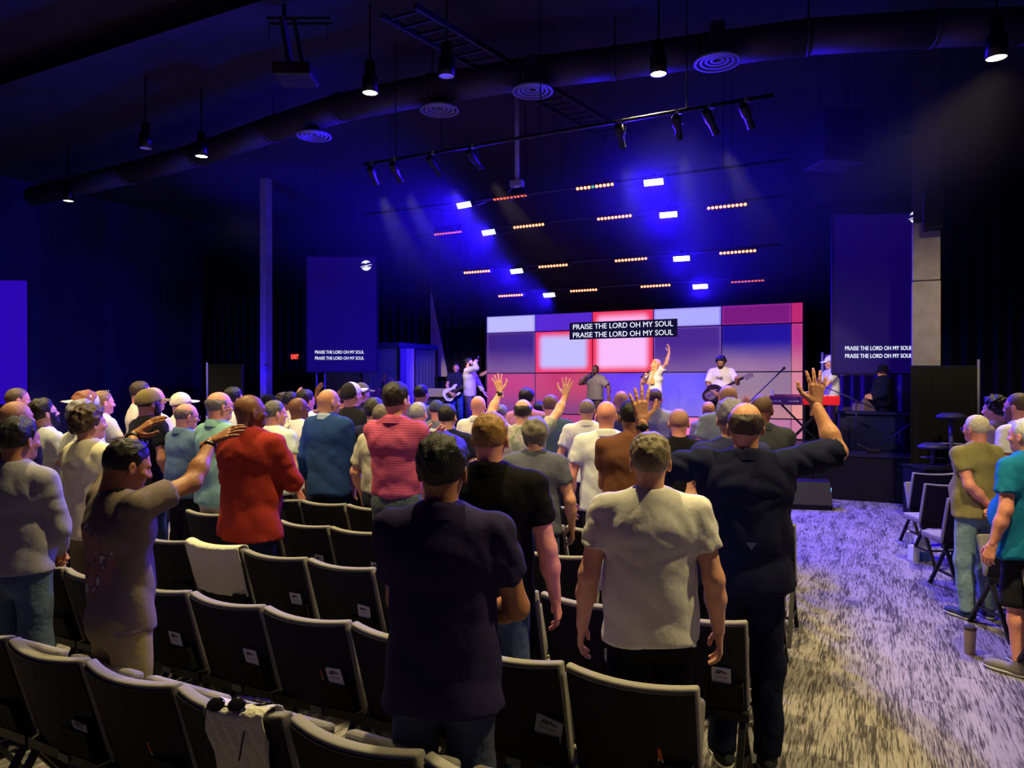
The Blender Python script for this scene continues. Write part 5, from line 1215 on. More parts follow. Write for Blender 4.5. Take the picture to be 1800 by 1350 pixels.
def back_print(name, base, c, rad):
    """tee with a faded round graphic on the back"""
    m = mat(name, base, rough=0.92, spec=0.1, bump=0.2, bscale=22); nt = m.node_tree; N = nt.nodes; b = N['Principled BSDF']; Lk = nt.links
    tc = N.new('ShaderNodeTexCoord'); s = N.new('ShaderNodeSeparateXYZ'); Lk.new(tc.outputs['Object'], s.inputs[0])
    cb = N.new('ShaderNodeCombineXYZ'); Lk.new(s.outputs['X'], cb.inputs[0]); Lk.new(s.outputs['Z'], cb.inputs[2])
    dd_ = N.new('ShaderNodeVectorMath'); dd_.operation = 'DISTANCE'; dd_.inputs[1].default_value = c; Lk.new(cb.outputs[0], dd_.inputs[0])
    mk = N.new('ShaderNodeMapRange'); mk.inputs[1].default_value = rad; mk.inputs[2].default_value = rad - 0.012; Lk.new(dd_.outputs['Value'], mk.inputs[0])
    bk = N.new('ShaderNodeMath'); bk.operation = 'LESS_THAN'; bk.inputs[1].default_value = 0.0; Lk.new(s.outputs['Y'], bk.inputs[0])
    mm = N.new('ShaderNodeMath'); mm.operation = 'MULTIPLY'; Lk.new(mk.outputs[0], mm.inputs[0]); Lk.new(bk.outputs[0], mm.inputs[1])
    n = N.new('ShaderNodeTexNoise'); n.inputs['Scale'].default_value = 13; n.inputs['Detail'].default_value = 5; n.inputs['Distortion'].default_value = 1.2; Lk.new(tc.outputs['Object'], n.inputs['Vector'])
    r = N.new('ShaderNodeValToRGB'); el = r.color_ramp.elements; r.color_ramp.interpolation = 'CONSTANT'
    el[0].position = 0.0; el[0].color = (*lin((150, 106, 102)), 1); el[1].position = 0.60; el[1].color = (*lin((190, 184, 184)), 1); e = el.new(0.47); e.color = (*lin((136, 104, 100)), 1); e = el.new(0.54); e.color = (*lin((88, 84, 92)), 1)
    Lk.new(n.outputs['Fac'], r.inputs[0]); x = N.new('ShaderNodeMix'); x.data_type = 'RGBA'; x.inputs['A'].default_value = (*lin(base), 1); Lk.new(r.outputs[0], x.inputs['B']); Lk.new(mm.outputs[0], x.inputs['Factor']); Lk.new(x.outputs['Result'], b.inputs['Base Color']); return m

def two_tone(name, c1, c2):
    m = mat(name, c1, rough=0.9); nt = m.node_tree; N = nt.nodes; tc = N.new('ShaderNodeTexCoord'); s = N.new('ShaderNodeSeparateXYZ'); nt.links.new(tc.outputs['Object'], s.inputs[0])
    g = N.new('ShaderNodeMath'); g.operation = 'GREATER_THAN'; g.inputs[1].default_value = -0.02; nt.links.new(s.outputs['Y'], g.inputs[0])
    x = N.new('ShaderNodeMix'); x.data_type = 'RGBA'; x.inputs['A'].default_value = (*lin(c1), 1); x.inputs['B'].default_value = (*lin(c2), 1); nt.links.new(g.outputs[0], x.inputs['Factor']); nt.links.new(x.outputs['Result'], N['Principled BSDF'].inputs['Base Color']); return m
# ---- nearest people
PX(779, 768, 2.48, 'man in dark purple-navy polo with short black hair, nearest the camera', TN, ('medium', BLK), ('polo', (44, 38, 72)), ('jeans', (62, 70, 90)), ('clasp', 'hold'), broad=1.06, hem=0.83, fat=0.015, drape=0.01)
PX(212, 772, 3.15, 'man in brown-grey tee with both arms stretched forward', TN, ('short', BLK), ('tee', (122, 108, 98)), ('pants', (142, 128, 86)),
   ({'world': W(243, 752, 3.75), 'hand': 'open', 'dirw': (0.55, 0.5, 0.6), 'nw': (0.3, 0.8, -0.4), 'pole': (-0.4, 0, -1)}, {'world': W(372, 777, 3.45), 'hand': 'open', 'dirw': (0.8, 0.35, 0.45), 'nw': (0.3, 0.7, -0.5), 'pole': (0.5, 0, -1)}),
   turn=-20, head=(-6, -16), shades=True, watch={'L': 'watch', 'R': 'band'}, shirt_mat=back_print('tee_brown_print', (122, 108, 98), (-0.02, 0.0, 1.22), 0.175), hem=0.90)
PX(34, 737, 3.85, 'man in light grey sweatshirt at the left edge', TN, ('medium', BLK), ('long', (150, 148, 156)), ('jeans', (84, 100, 128)), ('clasp', 'clasp'), turn=8, hem=0.93, ease=0.017, fold=0.005, fat=0.006)
PX(862, 727, 3.35, 'man in black polo with cropped fair hair behind the navy polo man', PK, ('short', (150, 108, 52)), ('polo', (14, 14, 18)), ('jeans', JN), ('down', 'down'), broad=1.12, hem=0.88, fat=0.02)
wt = PX(1143, 764, 3.0, 'man in white tee with spiky greying hair, arms hanging', LT, ('spiky', (120, 106, 80)), ('tee', (216, 212, 204)), ('pants', (18, 18, 24)), ('down', 'down'), broad=1.08, hem=0.88, fat=0.022, shoes=(24, 24, 28))
nv = PX(1310, 708, 3.62, 'balding man in dark navy shirt with both arms raised wide', MD, ('fringe', (60, 46, 40)), ('polo', (25, 29, 54)), ('jeans', (22, 26, 48)),
   (A(1128, 742, 3.75, 'spread', (-0.12, 0.1, 1), FW, (-1, 0, -0.6)), A(1434, 712, 3.75, 'spread', (0.05, 0.05, 1), FW, (1, 0, -0.7))), turn=-6, broad=1.08, sleeve=0.95, hem=0.86, fat=0.035, ease=0.022, fold=0.009, watch={'L': 'watch'}, shoes=(40, 42, 50))
# ---- second depth
PX(440, 694, 5.0, 'bald man in red long-sleeved shirt with dark glasses', BR, ('bald', BLK), ('long', (152, 48, 36)), ('jeans', DJN), ('pray', 'pray'), turn=2, head=(-28, 2), glasses=True, broad=1.12, hem=0.80, fat=0.02, ease=0.024, drape=0.02, collar=(152, 48, 36), fold=0.007)
PX(697, 675, 5.45, 'tall man in pink striped polo with dark hair', LT, ('medium', (34, 26, 20)), ('polo', (200, 72, 104)), ('jeans', (74, 84, 92)), ({'to': (0.15, 0.19, 1.33), 'hand': 'open', 'dir': (0.8, 0.1, 0.6), 'n': (0, -1, 0), 'pole': (-1, 0, -1)}, 'fold'), hem=0.97, head=(-14, 0), fold=0.008, shirt_mat=stripes('polo_pink_stripes', (200, 92, 126), (164, 70, 108), 0.017))
PX(941, 737, 5.1, 'man in heather grey tee with wavy grey hair', LT, ('wavy', (112, 104, 88)), ('tee', (92, 94, 108)), ('jeans', JN), ('relax', 'relax'), hem=0.90, fat=0.02)
PX(1066, 705, 5.7, 'bald man in white polo, pink scalp', PK, ('bald', BLK), ('polo', (214, 216, 216)), ('pants', CHA), ('relax', 'relax'), hem=0.90, fat=0.03, broad=1.06)
PX(1110, 704, 5.15, 'man in brown tee with black hair behind the raised hand', TN, ('short', BLK), ('tee', (104, 66, 46)), ('pants', CHA), ('clasp', 'clasp'), broad=1.05, hem=0.88, fat=0.02)
PX(1193, 719, 5.75, 'man with shaved head in black crew-neck tee', PK, ('thin', (160, 112, 96)), ('tee', (18, 18, 24)), ('pants', CHA), broad=1.05, fat=0.03)
PX(1284, 704, 4.55, 'grey-haired person hidden behind the raised-arms man', LT, ('medium', (110, 104, 126)), ('tee', (40, 44, 80)), ('pants', CHA))
PX(1337, 694, 5.8, 'bald man in charcoal shirt and glasses, right of the raised-arms man', BR, ('thin', (84, 56, 44)), ('polo', (52, 54, 60)), ('pants', CHA), ('clasp', 'clasp'), head=(-30, -6), glasses=True, broad=1.12, fat=0.03)
PX(1279, 678, 7.1, 'man in light grey polo with shaved head before the guitarist', PK, ('thin', (186, 134, 110)), ('polo', (126, 134, 148)), ('pants', KHK), ('relax', 'relax'), broad=1.12, fat=0.03)
PX(673, 711, 6.2, 'man in pale khaki shirt half hidden by the pink polo', LT, ('short', (104, 94, 80)), ('polo', (176, 170, 152)), ('jeans', DJN), ('relax', 'clasp'), hem=0.97, fat=0.02, fold=0.008, sleeve=0.8)
PX(920, 702, 6.6, 'balding man in faded print tee with both arms held high', LT, ('fringe', (38, 30, 28)), ('tee', (150, 152, 136)), ('jeans', JN),
   (A(879, 689, 6.98, 'spread', (-0.25, 0, 1), FW, (-1, 0, -0.3)), A(999, 688, 6.98, 'spread', (0.15, 0.05, 1), FW, (1, 0, -0.3))), watch={'L': 'watch'}, shirt_mat=mottled('tee_faded_print', [(120, 130, 116), (176, 172, 152), (150, 140, 150), (186, 180, 166)], 9), fat=0.015)
PX(578, 684, 6.85, 'bald man in navy blue blazer', MD, ('bald', BLK), ('blazer', (36, 62, 112)), ('pants', (24, 34, 66)), ('down', 'clasp'), head=(-20, 0), collar=(150, 165, 190), broad=1.08, fat=0.02)
PX(526, 699, 7.4, 'bald man in white tee with a tan cloth on his shoulder', BR, ('bald', BLK), ('tee', (226, 220, 224)), ('shorts', (128, 126, 132)), ('relax', {'to': (0.42, 0.36, 1.32), 'hand': 'open', 'pole': (1, 0, -1), 'dir': (0.3, 1, 0.2), 'n': (0, 0, -1)}), head=(-22, 4), glasses=True, hem=0.84, broad=1.1, fat=0.03, drape=0.02)
PX(483, 705, 6.6, 'grey-haired man in mint white tee behind the red shirt', PK, ('short', (96, 90, 86)), ('tee', (206, 222, 216)), ('pants', CHA), head=(-22, 0), fat=0.02)
PX(386, 689, 6.0, 'balding man in mint green polo', PK, ('fringe', (112, 104, 110)), ('polo', (132, 178, 172)), ('shorts', (186, 178, 160)), ('clasp', 'clasp'), head=(-16, 0), glasses=True, hem=0.86, fat=0.04)
PX(326, 709, 6.45, 'balding man in slate blue polo and glasses', PK, ('fringe', (110, 92, 84)), ('polo', (88, 112, 132)), ('pants', CHA), ('clasp', 'clasp'), head=(-14, -6), glasses=True, fat=0.04)
PX(262, 684, 6.7, 'man in black tee wearing an olive cap', TN, ('short', BLK), ('tee', (24, 23, 28)), ('jeans', (56, 74, 110)), ('clasp', 'relax'), hat=('cap', (128, 112, 70)), beard=(30, 22, 20), hem=0.92, broad=1.06, shoes=(180, 180, 180))
PX(319, 690, 8.0, 'man in white shirt wearing a cream cap', LT, ('short', BRN), ('tee', (224, 222, 220)), ('pants', CHA), hat=('cap', (226, 218, 190)))
PX(160, 716, 5.0, 'young man in cream tee with curly brown hair', MD, ('curly', (70, 52, 36)), ('tee', (226, 218, 186)), ('pants', KHK), ('clasp', 'clasp'), head=(-6, 4), hem=0.86, ease=0.024, fold=0.0065, drape=0.02)
PX(146, 706, 5.8, 'person in white shirt with thick white hair behind the curly-haired man', LT, ('wavy', (150, 146, 150)), ('long', (222, 222, 220)), ('pants', CHA), ('clasp', 'clasp'), ease=0.024, hem=0.86)
PX(82, 703, 6.1, 'man in white tee with dark slicked hair and beard, looking up', LT, ('medium', (34, 24, 20)), ('tee', (214, 218, 232)), ('shorts', (90, 90, 98)), ('hold', 'hold'), head=(0, 12), beard=(36, 26, 22), hem=0.88)
PX(30, 706, 5.2, 'bald man in black shirt at the left edge', MD, ('thin', (176, 124, 96)), ('tee', (20, 18, 24)), ('pants', CHA), head=(0, 0))
PX(30, 682, 7.3, 'man with receding cropped hair against the blue side screen', PK, ('buzz', (96, 76, 66)), ('tee', (30, 28, 36)), ('pants', CHA), head=(-6, -4), fat=0.02)
PX(153, 687, 6.9, 'person in white cap with auburn hair in the left crowd', PK, ('wavy', (150, 88, 66)), ('tee', (200, 200, 206)), ('pants', CHA), hat=('cap', (220, 220, 226), 1))
PX(181, 688, 7.5, 'man with sunglasses on his fair hair and clasped hands', PK, ('short', (150, 118, 76)), ('tee', (206, 206, 222)), ('pants', CHA), ('pray', 'pray'), shades=True)
PX(248, 671, 8.3, 'tall man in white printed tee at the back left', PK, ('short', (70, 54, 44)), ('tee', (228, 218, 216)), ('pants', CHA), ('clasp', 'clasp'))
PX(271, 681, 7.4, 'man mostly hidden behind the olive cap', PK, ('bald', BLK), ('tee', (214, 206, 222)), ('pants', CHA), ('pray', 'pray'))
PX(411, 683, 8.0, 'dark-haired person in white behind the mint polo', PK, ('medium', BLK), ('tee', (214, 214, 226)), ('pants', CHA))
PX(474, 694, 9.5, 'person in dark knit hat with one hand raised', LT, ('short', BLK), ('tee', (40, 40, 60)), ('pants', CHA), ('down', {'to': (0.16, 0.30, 1.70), 'hand': 'open', 'dir': (0.1, 0.3, 1), 'pole': (1, 0, -1)}), hat=('beanie', (16, 14, 20)))
PX(499, 692, 10.2, 'person with brown hair and white top in the far crowd', LT, ('wavy', (48, 34, 40)), ('tee', (206, 206, 206)), ('pants', CHA))
PX(512, 689, 9.0, 'person with close dark hair and cream top in the far crowd', BR, ('short', BLK), ('tee', (212, 206, 190)), ('pants', CHA), ('down', {'to': (0.14, 0.26, 1.70), 'hand': 'open', 'dir': (0.2, 0.3, 1), 'pole': (1, 0, -1)}))
PX(538, 687, 8.4, 'dark-haired man in white tee, profile to the right', PK, ('medium', (26, 18, 22)), ('tee', (224, 216, 226)), ('pants', CHA), ('relax', {'to': (0.40, 0.34, 1.36), 'hand': 'open', 'pole': (1, 0, -1), 'dir': (0.4, 1, 0.1)}))
PX(607, 684, 8.0, 'man in coral shirt with one bare arm raised', PK, ('short', (72, 42, 40)), ('tee', (206, 96, 92)), ('pants', CHA), ({'to': (-0.20, 0.28, 1.62), 'hand': 'open', 'dir': (0.25, 0.3, 1), 'pole': (-1, 0, -1)}, 'down'))
cp = PX(621, 672, 7.6, 'man in black tee with a white-fronted dark mesh cap', PK, ('short', (40, 30, 26)), ('tee', (34, 34, 38)), ('pants', CHA), hat=('cap', (60, 52, 56)), hat_mat=two_tone('cap_two_tone', (40, 34, 38), (222, 214, 196)), head=(-8, 10), broad=1.06, fat=0.02)
PX(636, 673, 9.3, 'person in olive cap beside the drums', LT, ('short', BRN), ('tee', (40, 40, 48)), ('pants', CHA), hat=('cap', (112, 106, 70)))
PX(659, 702, 6.85, 'person with black hair and navy shirt behind the khaki shirt man', LT, ('medium', (36, 30, 30)), ('tee', (34, 34, 58)), ('pants', CHA))
PX(741, 677, 9.3, 'dark-haired person in blue-grey shirt, rim-lit blue, before the guitar', MD, ('short', BLK), ('tee', (96, 104, 126)), ('pants', CHA))
PX(736, 708, 7.0, 'grey-haired man in sage tee right of the pink polo', PK, ('short', (150, 144, 138)), ('tee', (138, 146, 120)), ('pants', CHA), ('clasp', 'fold'), fat=0.03)
PX(768, 703, 8.4, 'person in a grey-blue cap behind the black-haired man', PK, ('short', BRN), ('tee', (120, 120, 130)), ('pants', CHA), hat=('cap', (70, 76, 104)), head=(20, -10))
PX(787, 711, 6.4, 'black-haired man in dark navy tee', LT, ('short', BLK), ('tee', (24, 26, 44)), ('pants', CHA), broad=1.06)
PX(841, 696, 7.9, 'bald man with pink scalp in white shirt left of the raised watch arm', PK, ('bald', BLK), ('polo', (226, 222, 214)), ('pants', CHA), fat=0.03)
PX(882, 712, 9.4, 'person in grey behind the raised watch arm', LT, ('short', GRY), ('tee', (130, 132, 150)), ('pants', CHA))
PX(926, 684, 8.7, 'dark-haired person in pink shirt before the video wall', PK, ('medium', (36, 22, 24)), ('tee', (226, 150, 156)), ('pants', CHA))
PX(968, 695, 7.8, 'man in dark green tee with cropped hair', PK, ('short', (110, 76, 60)), ('tee', (66, 84, 80)), ('pants', CHA), broad=1.06)
PX(948, 706, 10.0, 'dark-haired person in maroon top, lowest head before the video wall', LT, ('short', BLK), ('tee', (70, 30, 40)), ('pants', CHA))
PX(1032, 702, 7.4, 'man in white polo with grey buzz cut', MD, ('buzz', (128, 110, 96)), ('polo', (226, 224, 216)), ('pants', CHA), ('relax', 'clasp'), broad=1.06, fat=0.03)
PX(1092, 687, 8.3, 'brown-scalped man in slate tee before the stage', MD, ('bald', BLK), ('tee', (70, 76, 96)), ('pants', CHA))
PX(1151, 683, 8.6, 'man in light grey jacket with a coral shoulder panel', PK, ('buzz', (80, 56, 56)), ('tee', (158, 156, 168)), ('pants', CHA))
PX(1245, 707, 9.4, 'fair-haired person low behind the grey polo', PK, ('short', (190, 130, 80)), ('tee', (120, 110, 130)), ('pants', CHA))
PX(1322, 716, 8.0, 'person hidden but for one raised hand near the microphone stand', PK, ('short', BRN), ('tee', (80, 80, 96)), ('pants', CHA), (A(1311, 722, 8.0, 'open', (0, 0, 1), FW), 'down'))
# ---- right block
PX(1716, 731, 5.85, 'white-haired man in olive tee with hands behind his back', PK, ('short', (214, 204, 180)), ('tee', (138, 130, 84)), ('jeans', (120, 146, 156)), ('back', 'back'), head=(8, 0), glasses=True, hem=0.87, fat=0.03, shoes=(36, 50, 84))
PX(1802, 737, 4.75, 'white-haired man in teal blue shirt and dark shorts at the right edge', PK, ('short', (206, 206, 206)), ('polo', (28, 118, 160)), ('shorts', (34, 34, 40)), ('down', 'down'), turn=17, hem=0.80, broad=1.06, fat=0.03, drape=0.02, ease=0.02, shoes=(110, 104, 100))
PX(1749, 699, 6.9, 'young man with dark wavy hair in beige tee', LT, ('curly', (22, 16, 16)), ('tee', (170, 150, 140)), ('pants', CHA), turn=14)
PX(1790, 691, 6.1, 'bearded man in white tee at the right edge', PK, ('buzz', (84, 64, 50)), ('tee', (224, 222, 226)), ('pants', CHA), turn=12, beard=(120, 84, 64), fat=0.02)

# ---- the band (on the stage)
AUD = (-3.0, 2.0, 0)
dB = lambda px, Y: Y / ((px - 900) / FPX * SA + CA)
ba = PX(802, 639, dB(802, 14.55), 'bass player in dark tee and blue jeans on stage', MD, ('medium', (20, 15, 18)), ('tee', (34, 34, 44)), ('jeans', (46, 74, 140)), ({'to': (-0.42, 0.34, 1.26), 'hand': 'grip', 'dir': (-0.2, 0.6, 0.6), 'n': (0, -0.3, 1), 'pole': (-0.6, 0, -1)}, {'to': (0.12, 0.24, 0.98), 'hand': 'relaxed', 'dir': (-0.7, 0.2, -0.5), 'n': (0, -1, 0), 'pole': (1, -0.5, 0)}), z0=STG_Z, aim=AUD, lod=1)
sg = PX(826, 630, dB(826, 13.8), 'bearded singer in cream sweatshirt with one hand to his head', LT, ('medium', (30, 22, 18)), ('long', (214, 204, 186)), ('pants', (110, 96, 84)), ({'to': (-0.36, 0.20, 0.98), 'hand': 'open', 'pole': (-1, -0.5, 0)}, {'to': (0.09, 0.15, 1.66), 'hand': 'grip', 'dir': (-0.6, 0.2, 0.5), 'n': (-0.6, 0, -1), 'pole': (0.8, 0.6, -0.5)}), z0=STG_Z, aim=(4.0, 11.5, 0), turn=20, beard=(28, 20, 18), head=(0, 10), lod=1, hem=0.88, ease=0.026)
wo = PX(1046, 642, dB(1046, 13.9), 'singer in loose grey tee holding a microphone to the mouth', BR, ('buzz', (24, 18, 18)), ('tee', (122, 112, 112)), ('pants', (82, 70, 66)), ({'to': (-0.42, 0.16, 1.0), 'hand': 'relaxed', 'pole': (-1, -0.5, 0)}, {'to': (0.12, 0.20, 1.49), 'hand': 'grip', 'dir': (-0.7, -0.2, 0.5), 'n': (-0.6, -0.6, 0), 'pole': (1, 0, -1)}), z0=STG_Z, aim=AUD, turn=-14, head=(0, 8), lod=1, ease=0.034, hem=0.92, sleeve=0.8, drape=0.03, glasses=True)
bl = PX(1152, 632, dB(1152, 13.7), 'blonde singer in white tee with one arm raised and microphone', LT, ('long', (206, 150, 74)), ('tee', (236, 226, 200)), ('jeans', (72, 86, 130)), ({'to': (-0.36, -0.14, 1.90), 'hand': 'open', 'dir': (0, 0.1, 1), 'n': (0, 1, 0), 'pole': (-1, 0, 0)}, {'to': (0.10, 0.22, 1.40), 'hand': 'grip', 'dir': (-0.6, -0.1, 0.5), 'n': (-0.6, -0.6, 0), 'pole': (1, 0, -1)}), z0=STG_Z, aim=AUD, turn=-52, head=(-8, 5), lod=1, hem=0.85, ease=0.022, hgt=1.60)
gu = PX(1268, 633, dB(1268, 14.1), 'guitarist in white tee with curly dark hair looking down', TN, ('curly', (24, 20, 24)), ('tee', (232, 220, 206)), ('pants', (40, 38, 46)), ({'to': (-0.36, 0.34, 1.24), 'hand': 'grip', 'dir': (-0.2, 0.6, 0.6), 'n': (0, -0.3, 1), 'pole': (-0.6, 0, -1)}, {'to': (0.10, 0.27, 1.03), 'hand': 'relaxed', 'dir': (-0.7, 0.2, -0.4), 'n': (0, -1, 0), 'pole': (1, -0.5, 0)}), z0=STG_Z, aim=AUD, head=(0, -22), lod=1, beard=(30, 22, 20), fat=0.03, broad=1.08, ease=0.03, sleeve=0.85, hgt=1.66)
kp = PX(1461, 655, dB(1461, 13.75), 'keyboard player in pale patterned shirt wearing a white cap', LT, ('short', BRN), ('polo', (190, 188, 196)), ('pants', (120, 108, 92)), ({'to': (-0.28, 0.40, 1.02), 'hand': 'open', 'dir': (-0.2, 1, 0), 'n': (0, 0, -1), 'pole': (-1, 0, 0)}, {'to': (0.02, 0.42, 1.02), 'hand': 'open', 'dir': (-0.3, 1, 0), 'n': (0, 0, -1), 'pole': (1, 0, -0.3)}), z0=STG_Z, aim=(-7, 10.5, 0), hat=('cap', (206, 202, 220)), lod=1, fat=0.02, sleeve=0.8, head=(0, -10), hgt=1.62)
ht = PX(1551, 690, dB(1551, 13.75), 'shadowy player in a bucket hat before the pleated curtain', MD, ('short', BLK), ('long', (16, 16, 34)), ('pants', (16, 16, 30)), ('hold', 'hold'), z0=STG_Z, aim=(-6, 11, 0), hat=('bucket', (14, 14, 34)), lod=1, broad=1.15, fat=0.05, ease=0.035, hgt=1.45)
dm = PX(689, 655, dB(689, 15.0), 'drummer seated inside the clear enclosure', MD, ('short', BLK), ('tee', (120, 40, 60)), ('jeans', DJN), ({'to': (-0.2, 0.35, 1.2), 'hand': 'grip', 'pole': (-1, 0, -1)}, {'to': (0.22, 0.35, 1.22), 'hand': 'grip', 'pole': (1, 0, -1)}), z0=STG_Z - 0.42, aim=AUD, seated=True, lod=2, hgt=1.75)
st = empty('drum_stool', (dm[0].location.x, dm[0].location.y, STG_Z)); tag(st, 'round black stool under the drummer', 'stool'); MB().lathe([(0.0, 0.40), (0.17, 0.40), (0.17, 0.34), (0.0, 0.34)], 16, None, False).build('seat', m_steel, st); MB().tube([(0, 0, 0), (0, 0, 0.35)], 0.02, 8).build('post', m_chr, st)

# instruments and microphones held by the band
def in_person(pr, v):
    return pr[0].matrix_basis @ Vector(v)
def held_guitar(pr, name, cat, c1, c2, lab, tilt, off, bass=False, plain=False):
    rz = pr[0].rotation_euler.z
    M = Matrix.Rotation(rz, 4, 'Z') @ Matrix(((-1, 0, 0, 0), (0, 0, 1, 0), (0, 1, 0, 0), (0, 0, 0, 1))) @ Matrix.Rotation(math.radians(tilt), 4, 'Z') @ Matrix.Rotation(math.radians(0), 4, 'X')
    return guitar(name, cat, c1, c2, lab, in_person(pr, off), M, bass, plain)
held_guitar(ba, 'bass_guitar', 'guitar', mat('bass_white', (232, 226, 228), rough=0.3), mat('pickguard_black', (20, 20, 24), rough=0.4), 'white bass guitar with black pickguard held by the bass player', -58, (0.10, 0.175, 0.98), bass=True)
held_guitar(gu, 'electric_guitar', 'guitar', mat('guitar_dark', (44, 26, 40), rough=0.25), mat('guitar_panel', (120, 100, 120), rough=0.3), 'dark semi-hollow guitar with pale headstock held by the guitarist', -62, (0.12, 0.225, 0.99), plain=True)
def hand_mic(pr, side, lab, d):
    S, E, Wr = pr[1]['J'][side][:3]; fd = pr[1]['J'][side][3]; c = Wr + np.array(fd) * 0.07
    r = empty('microphone'); tag(r, lab, 'microphone', 'handheld microphones'); q = Vector(d).normalized().to_track_quat('Z', 'Y').to_matrix().to_4x4()
    r.matrix_local = pr[0].matrix_basis @ Matrix.Translation(c) @ q
    MB().tube([(0, 0, -0.13), (0, 0, 0.06)], [0.013, 0.019], 12).build('handle', mat('mic_black', (20, 20, 22)), r, True); MB().tube([(0, 0, 0.06), (0, 0, 0.075), (0, 0, 0.11), (0, 0, 0.122)], [0.021, 0.027, 0.025, 0.012], 12).build('grille', mat('mic_mesh', (70, 70, 76), rough=0.4, metal=0.7), r, True)
hand_mic(sg, 'R', 'black microphone in the raised hand of the bearded singer', (-0.4, 0.3, 0.6)); hand_mic(wo, 'R', 'black microphone at the mouth of the singer in grey', (-0.75, -0.3, 0.5)); hand_mic(bl, 'R', 'black microphone held out by the blonde singer', (-0.6, -0.5, 0.5))
# lettering on the performers' shirts
def chest_text(pr, txt, size, z, y, col, dx=0.0):
    me = text_mesh(txt, size, 0.002, 0.001); o = link('shirt_lettering', me, mat('print_%d' % col[0], col, rough=0.9), pr[0]); wdt = max(v.co.x for v in me.vertices)
    o.matrix_local = Matrix.Translation((wdt / 2 + dx, y, z)) @ Matrix.Rotation(math.radians(180), 4, 'Z') @ Matrix.Rotation(math.radians(90), 4, 'X')
chest_text(gu, 'THE', 0.075, 1.28, 0.176, (60, 50, 60))
def chest_marks(pr, n, wd_, hg_, z, y, col):
    g_ = MB()
    for i in range(n):
        x = -wd_ / 2 + wd_ * i / (n - 1); dz = -0.18 * x * x / wd_
        g_.box((x - 0.010, y, z + dz), (x - 0.002, y + 0.003, z + dz + hg_)); g_.box((x - 0.002, y, z + dz + (0 if i % 2 else hg_ * .8)), (x + 0.012, y + 0.003, z + dz + (hg_ * .2 if i % 2 else hg_)))
    g_.build('shirt_print', mat('print_%d' % col[0], col, rough=0.9), pr[0])
chest_marks(sg, 5, 0.17, 0.06, 1.27, 0.168, (40, 40, 100)); chest_marks(bl, 4, 0.12, 0.05, 1.20, 0.163, (150, 110, 60))
# emblem at the nape of the black tee, small pale triangle on the navy back
o = MB().add([(-0.03, -0.168, 1.375), (0.03, -0.168, 1.375), (0.03, -0.168, 1.36), (0.008, -0.168, 1.36), (0.006, -0.168, 1.315), (-0.006, -0.168, 1.315), (-0.008, -0.168, 1.36), (-0.03, -0.168, 1.36)], [(0, 7, 6, 5, 4, 3, 2, 1)]).build('shirt_emblem', mat('print_white', (225, 225, 225)), cp[0]); o.location = (0, -0.012, 0.03)
o = MB().add([(-0.025, -0.215, 1.12), (0.025, -0.215, 1.12), (0.0, -0.215, 1.085)], [(0, 2, 1)]).build('shirt_emblem', mat('print_grey', (90, 94, 120)), nv[0])

# ================================================================== small things on chairs and floor
draped('towel', CH[(2, 6)], -0.98, 0.98, 0.10, 0.36, m_towel, 'white towel draped over a third-row chair behind the red shirt man', 'towel', 0.010)
draped('cloth', CH[(0, 3)], -0.12, 0.80, 0.06, 0.44, m_towel, 'cream cloth hanging over a back-row chair under sunglasses', 'cloth', 0.022, 1.0, 0.0)
tt = draped('spare_shirt', CH[(3, 1)], -0.95, 0.25, 0.05, 0.24, mat('shirt_white_spare', (222, 220, 200), rough=1.0, bump=0.6, bscale=30), 'crumpled white shirt with green print on a chair behind the white tee man', 'shirt', 0.03, 2.0)
gp = CH[(3, 1)].matrix_basis
g = MB(); q0 = back_pt(-0.4, 0.845, -0.055)
for i in range(7): g.box((q0.x - 0.05 + 0.02 * i, q0.y - 0.004, q0.z + 0.01 * math.sin(i * 2.1)), (q0.x - 0.036 + 0.02 * i, q0.y, q0.z + 0.02 + 0.01 * math.sin(i * 2.1)))
o = g.build('green_print', mat('print_green', (40, 130, 90)), tt); o.matrix_local = gp
def sunglasses(M, lab, c):
    r = empty('sunglasses'); tag(r, lab, 'sunglasses', 'sunglasses on the draped cloth'); r.matrix_local = M
    for s in (-1, 1):
        MB().lathe([(0.0, 0.004), (0.022, 0.003), (0.026, 0.0), (0.022, -0.003), (0.0, -0.002)], 16, Matrix.Translation((s * 0.034, 0, 0)) @ Matrix.Scale(1.15, 4, (1, 0, 0)), False).build('lens', mat('lens_dark_%d' % c[2], c, rough=0.1, spec=0.8), r, True)
        MB().tube([(s * 0.063, 0.01, 0), (s * 0.068, 0.03, -0.03), (s * 0.062, 0.10, -0.075), (s * 0.058, 0.13, -0.10)], 0.003, 6).build('temple', mat('glasses_frame', (20, 20, 24)), r)
    MB().tube([(-0.012, 0.006, 0), (0.012, 0.006, 0)], 0.003, 6).build('bridge', mat('glasses_frame', (20, 20, 24)), r)
q = CH[(0, 3)].matrix_basis @ Matrix.Translation(back_pt(0.25, 0.915, -0.01)); sunglasses(q @ Matrix.Rotation(math.radians(205), 4, 'Z') @ Matrix.Rotation(math.radians(-38), 4, 'X'), 'dark sunglasses lying on the cream cloth over the chair', (18, 18, 20))
q = CH[(0, 3)].matrix_basis @ Matrix.Translation(back_pt(0.45, 0.912, 0.055)); sunglasses(q @ Matrix.Rotation(math.radians(10), 4, 'Z') @ Matrix.Rotation(math.radians(-30), 4, 'X'), 'blue-tinted sunglasses just behind the dark pair on the chair', (30, 20, 110))
